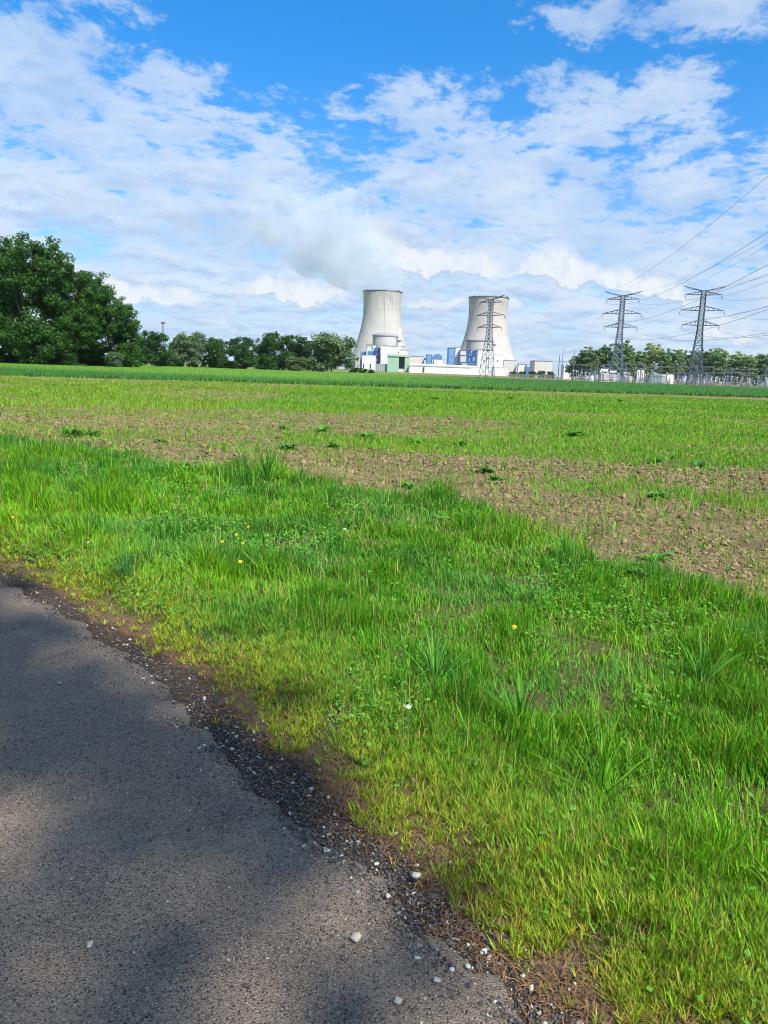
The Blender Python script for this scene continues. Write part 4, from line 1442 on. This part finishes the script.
# plant clutter: rails, pipes and roof units on the front halls
for px0, px1, yt, Y, lab in [(412, 418, 362.9, YB - 55, 'small grey roof unit at the left end of the long white hall'), (436, 440, 363.4, YB - 55, 'grey roof unit on the long white hall below the blue drum'),
                             (462, 467, 363.6, YB - 55, 'grey roof unit on the long white hall below the machine hall'), (383, 386, 344.6, YB + 10, 'small plant room on top of the tall white building at left'),
                             (480, 484, 348.9, YB + 10, 'small plant room on top of the tall white building at right'), (505, 509, 359.4, YB + 16, 'roof unit on the lower white building at the right tower')]:
    x0, x1, z0, z1 = span(px0, px1, yt, yt + 2.4, Y)
    root = empty('roof_unit', ((x0 + x1) / 2, Y, z0 - 1.5))
    tag(root, lab, 'roof unit', 'roof units of the plant')
    hw = (x1 - x0) / 2
    MB().box(-hw, hw, 0, 6, 0, z1 - z0 + 1.5).build('housing', M['white_grey'], root)
    mb = MB()
    for i in range(4):
        xx = -hw + 2 * hw * (i + .5) / 4
        mb.box(xx - hw * .16, xx + hw * .16, -.25, -.003, 1.0, z1 - z0 + .9)
    mb.build('louvre', M['roof_grey'], root)

# mast behind the left trees, thin mast by the gantries
def mast(px, ytop, Y, lab, r_=.22, head=True):
    c = at(px, ytop + 10, Y)
    zt = at(px, ytop, Y).z
    root = empty('light_mast', (c.x, Y, 0))
    tag(root, lab, 'mast', 'thin masts')
    MB().bar((0, 0, 0), (0, 0, zt), r_ * 1.5, r_, 8).build('pole', M['steel'], root)
    if head:
        MB().box(-.9, .9, -.5, .5, zt - .3, zt + .6).build('lamp_head', M['steel'], root)
    return root


mast(163, 323.2, 420, 'thin light mast above the trees at left', .26)
mast(562.6, 348.2, 640, 'thin mast beside the dark gantry post', .16, False)
mast(574, 349.5, 470, 'lightning mast in front of the leftmost substation trees', .10, False)


# ------------------------------------------------------------------ pylons and their wires
def pylon_parts():
    H = 44.6
    root = empty('pylon')
    zl = [0, 5.5, 10.2, 14.3, 17.8, 20.8, 23.2, 25.4, 27.6, 29.8, 32, 34.2, 36.2, 38.2, 40, 41.6]

    def hw(z):
        return 3.15 + (1.12 - 3.15) * min(1, z / 24.0) if z < 24 else 1.12 - .22 * (z - 24) / 18
    body = MB()
    cs = [(-1, -1), (1, -1), (1, 1), (-1, 1)]
    for z0, z1 in zip(zl[:-1], zl[1:]):
        h0, h1 = hw(z0), hw(z1)
        for (sx, sy) in cs:
            body.bar((sx * h0, sy * h0, z0), (sx * h1, sy * h1, z1), .19)
        for i in range(4):
            a, b = cs[i], cs[(i + 1) % 4]
            body.bar((a[0] * h0, a[1] * h0, z0), (b[0] * h1, b[1] * h1, z1), .095)
            body.bar((b[0] * h0, b[1] * h0, z0), (a[0] * h1, a[1] * h1, z1), .095)
            body.bar((a[0] * h1, a[1] * h1, z1), (b[0] * h1, b[1] * h1, z1), .085)
    body.build('body', M['steel'], root)
    tips = {}
    for k, (z, half, rise) in enumerate(((26.6, 7.9, 2.0), (33.0, 9.1, 2.0), (39.8, 7.8, 1.5))):
        mb = MB()
        for s in (-1, 1):
            h0 = hw(z)
            tip = Vector((s * half, 0, z + .15))
            for sy in (-1, 1):
                mb.bar((s * h0, sy * h0, z), tip, .13)
                mb.bar((s * h0, sy * h0, z + rise), tip, .12)
            for q_ in (.25, .5, .75):
                for sy in (-1, 1):
                    lo = Vector((s * h0, sy * h0, z)).lerp(tip, q_)
                    hi = Vector((s * h0, sy * h0, z + rise)).lerp(tip, q_ - .12)
                    mb.bar(lo, hi, .07)
                a = Vector((s * h0, -h0, z)).lerp(tip, q_)
                b = Vector((s * h0, h0, z)).lerp(tip, q_)
                mb.bar(a, b, .07)
        mb.build('crossarm', M['steel'], root)
        for s in (-1, 1):
            tp_ = Vector((s * half, 0, z))
            en = tp_ + Vector((-s * .3 if k != 1 else s * .4, 0, -1.9))
            ins = MB().bar(tp_, en, .05)
            for j in range(8):
                c = tp_.lerp(en, .12 + .1 * j)
                ins.bar(c, c + (en - tp_) * .05, .21, .15, 7)
            ins.build('insulator', M['insulator'], root)
            tips[(k, s)] = en
    for s in (-1, 1):
        mb = MB()
        h0 = hw(40)
        tip = Vector((s * 8.8, 0, 43.6))
        for sy in (-1, 1):
            mb.bar((s * h0, sy * h0, 41.6), tip, .12)
            mb.bar((s * h0 * .2, sy * h0, 41.5), Vector((s * 5.0, 0, 42.6)), .10)
            mb.bar((s * h0, sy * h0, 39.8 + 1.6), (s * 5.0, 0, 40.5), .09)
            for q_ in (.3, .55, .8):
                a = Vector((s * h0, sy * h0, 41.6)).lerp(tip, q_)
                b = Vector((s * h0, -sy * h0, 41.6)).lerp(tip, q_ - .2) + Vector((0, 0, -.5 * (1 - q_)))
                mb.bar(a, b, .07)
        mb.bar((0, 0, 41.6), (s * 5.2, 0, 42.0), .11)
        mb.bar((s * 5.2, 0, 42.0), tip, .09)
        mb.build('earth_wire_horn', M['steel'], root)
        tips[('e', s)] = tip
    return root, tips


pyl, TIPS = pylon_parts()
PG = 'lattice pylons'
placed = {}


def place_pylon(first, key, px, ytop, ybase, rz, lab):
    o = pyl if first else copy_tree(pyl)
    hor = horizon_y(px)
    Yd = 44.6 * F / (hor + 1.6 * F / 400 - ytop)
    c = at(px - .055 * 0, ytop + 55, Yd)
    o.location = (c.x, Yd, 0)
    o.rotation_euler = (0, 0, rz)
    tag(o, lab, 'pylon', PG)
    placed[key] = (Vector((c.x, Yd, 0)), rz)
    return o


place_pylon(True, 'C', 698.5, 288.4, 383.5, R(-13), 'nearest lattice pylon at the right, largest of the three')
place_pylon(False, 'B', 618.5, 293.6, 379, R(-27), 'middle lattice pylon rising in front of dark trees')
place_pylon(False, 'A', 488.0, 297.6, 376, R(-42), 'thin lattice pylon in front of the right cooling tower')


def tip_of(key, t):
    loc, rz = placed[key]
    return loc + Matrix.Rotation(rz, 3, 'Z') @ TIPS[t]


def wire(name, p, q_, sag, r_, lab, group, n=40):
    p, q_ = Vector(p), Vector(q_)
    pts = []
    for i in range(n + 1):
        t = i / n
        a = p.lerp(q_, t)
        a.z -= 4 * sag * t * (1 - t)
        pts.append(a)
    o = MB().path(pts, r_, 5).build(name, M['wire'], None, True)
    return tag(o, lab, 'power line', group)


WG = 'overhead wires'
LV = {0: 'lowest', 1: 'middle', 2: 'upper', 'e': 'V shaped top'}
for key, who in (('B', 'middle pylon'), ('C', 'nearest pylon')):
    for t in ((0, -1), (0, 1), (1, -1), (1, 1), (2, -1), (2, 1), ('e', -1), ('e', 1)):
        p = tip_of(key, t)
        L = 440 if key == 'B' else 430
        ln = R(9.6 if key == 'B' else 13.6)
        q_ = p + Vector((-math.sin(ln), -math.cos(ln), 0)) * L
        q_.z += 1.5
        sg = (9.5 if t[0] == 'e' else 12.5)
        wire('power_line', p, q_, sg, .030 if t[0] == 'e' else .036, 'overhead wire from the %s arm tip, %s side, of the %s' % (LV[t[0]], 'left' if t[1] < 0 else 'right', who), WG)
for t in ((0, -1), (1, -1), (2, -1)):
    p = tip_of('A', t)
    side = 'left' if t[1] < 0 else 'right'
    ql = p + Vector((-560, 60, 0))
    wire('power_line', p, ql, 9, .022, 'faint wire running left from the %s arm of the thin pylon, %s tip' % (LV[t[0]], side), WG)
    qr = p + Vector((430, 25, 0))
    wire('power_line', p, qr, 7, .022, 'faint wire running right from the %s arm of the thin pylon, %s tip' % (LV[t[0]], side), WG)

# ------------------------------------------------------------------ substation
SG = 'gantries in the substation'


def gantry_parts(w, H, beam_h, lattice=True):
    root = empty('gantry')
    for s in (-1, 1):
        mb = MB()
        if lattice:
            for sx in (-.45, .45):
                for sy in (-.45, .45):
                    mb.bar((s * w / 2 + sx, sy, 0), (s * w / 2 + sx * .6, sy * .6, H), .06)
            nz = 8
            for i in range(nz):
                z0, z1 = H * i / nz, H * (i + 1) / nz
                d_ = 1 if i % 2 else -1
                for sy in (-.42, .42):
                    mb.bar((s * w / 2 - d_ * .42, sy, z0), (s * w / 2 + d_ * .42, sy, z1), .05)
                    mb.bar((s * w / 2 + sy, -d_ * .42, z0), (s * w / 2 + sy, d_ * .42, z1), .05)
        else:
            mb.bar((s * w / 2, 0, 0), (s * w / 2, 0, H), .24, .17, 8)
        mb.build('post', M['steel_light' if lattice else 'steel'], root)
    mb = MB()
    for sy in (-.35, .35):
        mb.bar((-w / 2, sy, beam_h), (w / 2, sy, beam_h), .055)
        mb.bar((-w / 2, sy, beam_h + .45), (w / 2, sy, beam_h + .45), .05)
    nb = int(w / 1.1)
    for i in range(nb):
        x0_, x1_ = -w / 2 + w * i / nb, -w / 2 + w * (i + 1) / nb
        za, zb = (beam_h, beam_h + .45) if i % 2 else (beam_h + .45, beam_h)
        for sy in (-.35, .35):
            mb.bar((x0_, sy, za), (x1_, sy, zb), .03)
    mb.build('beam', M['steel_light' if lattice else 'steel'], root)
    for i in range(3):
        xx = -w / 2 + w * (i + 1) / 4
        ins = MB().bar((xx, 0, beam_h), (xx, .2, beam_h - 2), .05)
        for j in range(6):
            ins.bar((xx, .03 * j, beam_h - .3 - .27 * j), (xx, .03 * j, beam_h - .42 - .27 * j), .2, .14, 7)
        ins.build('insulator', M['insulator'], root)
    return root


def put(o, px, Y, rz=0.0, sz=1.0):
    b = at(px, horizon_y(px) + 1.6 * F / Y, Y)
    o.location = (b.x, Y, 0)
    o.rotation_euler = (0, 0, rz)
    o.scale = (1, 1, sz)
    return o


g_tall = gantry_parts(8.2, 13.0, 9.6, False)
tag(put(g_tall, 565.4, 420, .05), 'dark tall ended gantry at the left end of the substation', 'gantry', SG)
g1 = gantry_parts(9.0, 9.8, 8.6)
lab_g = ['second', 'third', 'fourth', 'fifth', 'sixth', 'seventh', 'eighth', 'ninth', 'tenth', 'eleventh', 'twelfth', 'thirteenth']
for i, px in enumerate([581, 598.5, 616, 633.5, 651, 668.5, 686, 703.5, 721, 738.5, 756, 773]):
    o = g1 if i == 0 else copy_tree(g1)
    put(o, px, 412 - i * 1.5, .02 * ((i * 7) % 5 - 2), 1 + .04 * ((i * 5) % 4 - 1.5))
    tag(o, 'pale lattice gantry, %s from the left in the front row' % lab_g[i], 'gantry', SG)
g2 = gantry_parts(7.0, 6.6, 6.0)
for i, px in enumerate([588, 606, 626, 645, 680, 699, 716, 734, 751, 768]):
    o = g2 if i == 0 else copy_tree(g2)
    put(o, px, 385 - (i % 3) * 4, .03 * ((i * 3) % 5 - 2), 1 + .06 * ((i * 5) % 4 - 1.5))
    tag(o, 'low lattice gantry, %s from the left in the low row' % (['first'] + lab_g)[i], 'gantry', SG)


# insulator columns and switches
def column_parts():
    root = empty('insulator_column')
    MB().bar((0, 0, 0), (0, 0, 2.4), .16, .13, 6).build('pedestal', M['steel_light'], root)
    mb = MB()
    for j in range(7):
        mb.bar((0, 0, 2.4 + j * .26), (0, 0, 2.58 + j * .26), .24, .15, 8)
        mb.bar((0, 0, 2.58 + j * .26), (0, 0, 2.66 + j * .26), .1, .1, 6)
    mb.build('insulator', M['insulator'], root)
    MB().box(-.35, .35, -.35, .35, 4.23, 4.75).build('cap', M['porcelain'], root)
    return root


colm = column_parts()
pxs = list(np.linspace(566, 766, 46) + rng.random(46) * 3)
for i, px in enumerate(pxs):
    o = colm if i == 0 else copy_tree(colm)
    put(o, px, 372 + (i * 7 % 11) * 3.2, 0, .75 + .45 * ((i * 13) % 7) / 7)
    tag(o, 'slim grey insulator column with a pale cap in the substation yard', 'insulator', 'insulator columns in the substation')


def breaker_parts():
    root = empty('circuit_breaker')
    mb = MB()
    for s in (-1, 1):
        mb.bar((s * .9, 0, 0), (s * .9, 0, 2.2), .11)
        mb.bar((s * .9, 0, .2), (0, 0, 2.2), .06)
    mb.bar((-1.2, 0, 2.2), (1.2, 0, 2.2), .13)
    mb.build('stand', M['steel_light'], root)
    MB().box(-.4, .4, -.4, .4, .7, 1.5).build('control_box', M['steel_light'], root)
    for s in (-1, 0, 1):
        mb = MB()
        p0, p1 = Vector((s * .8, 0, 2.3)), Vector((s * 1.5, 0, 5.0))
        mb.bar(p0, p1, .1, .1, 6)
        for j in range(7):
            c = p0.lerp(p1, .1 + j * .125)
            mb.bar(c, c + (p1 - p0) * .07, .25, .16, 8)
        mb.build('bushing', M['insulator'], root)
    return root


brk = breaker_parts()
for i, px in enumerate([578, 584, 595, 603, 611, 628, 646, 681, 690, 701, 708, 716, 724, 732, 741, 749, 758, 765]):
    o = brk if i == 0 else copy_tree(brk)
    put(o, px, 366 + (i % 4) * 5, .4 * (i % 3))
    tag(o, 'grey circuit breaker with splayed bushings in the substation yard', 'breaker', 'circuit breakers in the substation')


def transformer_parts():
    root = empty('transformer')
    MB().box(-2.2, 2.2, -1.4, 1.4, .4, 3.6).build('tank', M['white_grey'], root)
    mb = MB()
    for i in range(9):
        xx = -2.0 + i * .5
        mb.box(xx - .12, xx + .12, -2.2, -1.41, .8, 3.3)
    mb.build('radiator', M['white'], root)
    MB().bar((-1.8, 0, 4.7), (1.4, 0, 4.7), .5, .5, 12).build('oil_conservator', M['white'], root)
    for s in (-1, 0, 1):
        mb = MB().bar((s * 1.2, .5, 3.6), (s * 1.6, .6, 5.9), .1, .1, 6)
        for j in range(6):
            c = Vector((s * 1.2, .5, 3.8)).lerp(Vector((s * 1.6, .6, 5.8)), j / 6)
            mb.bar(c, c + Vector((0, 0, .14)), .26, .17, 8)
        mb.build('bushing', M['insulator'], root)
    MB().box(-2.5, 2.5, -2.3, 1.7, 0, .39).build('plinth', M['concrete'], root)
    return root


trf = transformer_parts()
for i, (px, lab) in enumerate([(604, 'white transformer with radiator fins, leftmost in the yard'), (612.5, 'white transformer right beside the leftmost one'), (626, 'white transformer just right of the middle pylon legs')]):
    o = trf if i == 0 else copy_tree(trf)
    put(o, px, 378 + i * 2, .15 * i, 1.15 - .1 * i)
    tag(o, lab, 'transformer', 'transformers in the substation')
for px0, px1, yt, Y, lab in [(637.0, 639.6, 370.0, 374, 'tall white cubicle left of a pair before the gantries'), (641.2, 643.8, 370.4, 374, 'tall white cubicle right of a pair before the gantries'),
                             (590.5, 593.4, 376.0, 371, 'low white cubicle near the left of the substation'), (599.5, 601.6, 370.2, 380, 'white cubicle left of the transformers')]:
    block('control_cubicle', lab, 'cubicle', px0, px1, yt, 384, Y, 1.6, 'white', roof=None, group='white cubicles in the substation', openings=[((px0 + px1) / 2 - .1, (px0 + px1) / 2 + .1, yt + 1, 383, 'white_grey', 'door_seam')])
block('control_building', 'flat white control building beside the nearest pylon', 'building', 652.0, 673.6, 374.4, 386, 372, 7, 'white', roof=None, group='substation buildings',
      openings=[(666.2, 666.5, 375, 385, 'white_grey', 'seam'), (652.6, 665.6, 375.2, 376.4, 'white_grey', 'fascia'), (653.4, 664.8, 377.4, 383, 'pale_panel', 'wall_panel'), (669, 670.4, 377.4, 384, 'white_grey', 'door')])
block('far_house', 'pale far house behind the left gantry of the substation', 'house', 563.6, 571.5, 366.6, 378, 640, 10, 'white', roof='blue_pale', group='substation buildings', openings=[(565, 566, 369.5, 372, 'dark', 'window'), (568, 569, 369.5, 372, 'dark', 'window')])


# fences: one along the plant, one along the substation
def fence(lab, x0, x1, y0, y1, h_, step, m):
    root = empty('chain_link_fence', (x0, y0, 0))
    tag(root, lab, 'fence', 'fences of the plant')
    dx, dy = x1 - x0, y1 - y0
    L = math.hypot(dx, dy)
    n = int(L / step)
    post_me = MB().bar((0, 0, 0), (0, 0, h_ + .1), .09, .08, 6).mesh('post', M['concrete'])
    for i in range(n + 1):
        o = link_mesh('post', post_me, root)
        o.location = (dx * i / n, dy * i / n, 0)
    mb = MB()
    ux, uy = dx / L, dy / L
    k = int(L / .55)
    for i in range(k):
        a = L * i / k
        for s in (0, 1):
            b = a + (1.1 if s else -1.1)
            b = min(max(b, 0), L)
            mb.bar((ux * a, uy * a, .1), (ux * b, uy * b, h_), .018, n=3)
    for z in (.12, h_ / 2, h_):
        mb.bar((0, 0, z), (dx, dy, z), .03)
    mb.build('wire_mesh', M['mesh_grey'], root)
    return root


pa, pb = at(556, 380, 362), at(800, 388, 362)
fence('wire mesh fence with pale posts along the front of the substation', pa.x, pb.x, 362, 358, 2.3, 3.0, 'mesh_grey')
pa, pb = at(506, 378, 520), at(557, 380, 420)
fence('wire mesh fence between the white halls and the substation', pa.x, pb.x, 520, 420, 2.6, 3.0, 'mesh_grey')

# ------------------------------------------------------------------ steam plume
puffs = []
rp = random.Random(5)
path_pts = [((382.5, 291), 18), ((377, 280), 23), ((366, 268), 30), ((352, 256), 36), ((338, 244), 41), ((322, 232), 43), ((306, 222), 40), ((290, 214), 33), ((274, 206), 24), ((268, 200), 17)]
for (px, py), r_ in path_pts:
    for i in range(1 if r_ < 20 else 5):
        k = 0 if r_ < 20 else .5
        c = at(px + rp.uniform(-1, 1) * r_ * k, py + rp.uniform(-1, 1) * r_ * k * .7, Y1 + rp.uniform(-1, 1) * r_ * k * 2)
        puffs.append((c, r_ * (1 if r_ < 20 else rp.uniform(.5, .82)) * Y1 / F))
for px, py, r_ in [(362, 250, 20), (300, 205, 16), (262, 212, 12), (322, 208, 20), (344, 222, 22), (268, 226, 14), (290, 240, 18), (310, 258, 18), (330, 268, 14), (350, 276, 10), (352, 205, 16)]:
    puffs.append((at(px, py, Y1 + rp.uniform(-40, 40)), r_ * Y1 / F))
v0, f0 = ICO1
V, Fc = [], []
for c, r_ in puffs:
    v = v0 * r_ + np.array(c[:])
    Fc.append(f0 + len(V) * len(v0))
    V.append(v)
me = np_mesh('steam_plume', np.concatenate(V), np.zeros((0, 4), int), np.concatenate(Fc), M['white'])
steam = link_mesh('steam_plume', me)
tag(steam, 'grey white steam plume drifting up left from the left tower', 'steam')
md = steam.modifiers.new('merge', 'REMESH')
md.mode = 'VOXEL'
md.voxel_size = 5.0
sm = steam.modifiers.new('soften', 'SMOOTH')
sm.iterations = 2
for i, (sc_, st_) in enumerate(((46, 30), (16, 17))):
    tx = bpy.data.textures.new('billow', 'CLOUDS')
    tx.noise_scale = sc_
    tx.noise_depth = 2
    ds = steam.modifiers.new('billow', 'DISPLACE')
    ds.texture = tx
    ds.texture_coords = 'GLOBAL'
    ds.strength = st_
    ds.mid_level = .5
m, T, out = mat('steam')
pv = T.n('ShaderNodeVolumePrincipled')
pv.inputs['Color'].default_value = (.86, .915, .98, 1)
pv.inputs['Anisotropy'].default_value = .2
pos = T.n('ShaderNodeNewGeometry').outputs['Position']
dn = T.noise(pos, .021, 5, .62, .5)
rise = T.step(T.sep(pos)[2], 190, 420, .46, .535)          # thins out as it drifts up
T.put(pv.inputs['Density'], T.m('MULTIPLY', T.step(T.m('SUBTRACT', dn, rise), -.05, .07), .0165))
T.link(pv.outputs[0], out.inputs['Volume'])
me.materials.clear()
me.materials.append(m)

m.cycles.volume_step_rate = .6

# ------------------------------------------------------------------ summer haze: one box of even, very thin air
hz = MB().box(-1500, 1900, -450, 2050, -1.5, 470).build('haze', M['white'])
m, T, out = mat('haze')
pv = T.n('ShaderNodeVolumePrincipled')
pv.inputs['Color'].default_value = (.86, .93, 1.0, 1)
pv.inputs['Density'].default_value = HAZE
pv.inputs['Anisotropy'].default_value = .1
T.link(pv.outputs[0], out.inputs['Volume'])
hz.data.materials.clear()
hz.data.materials.append(m)
tag(hz, kind='stuff')
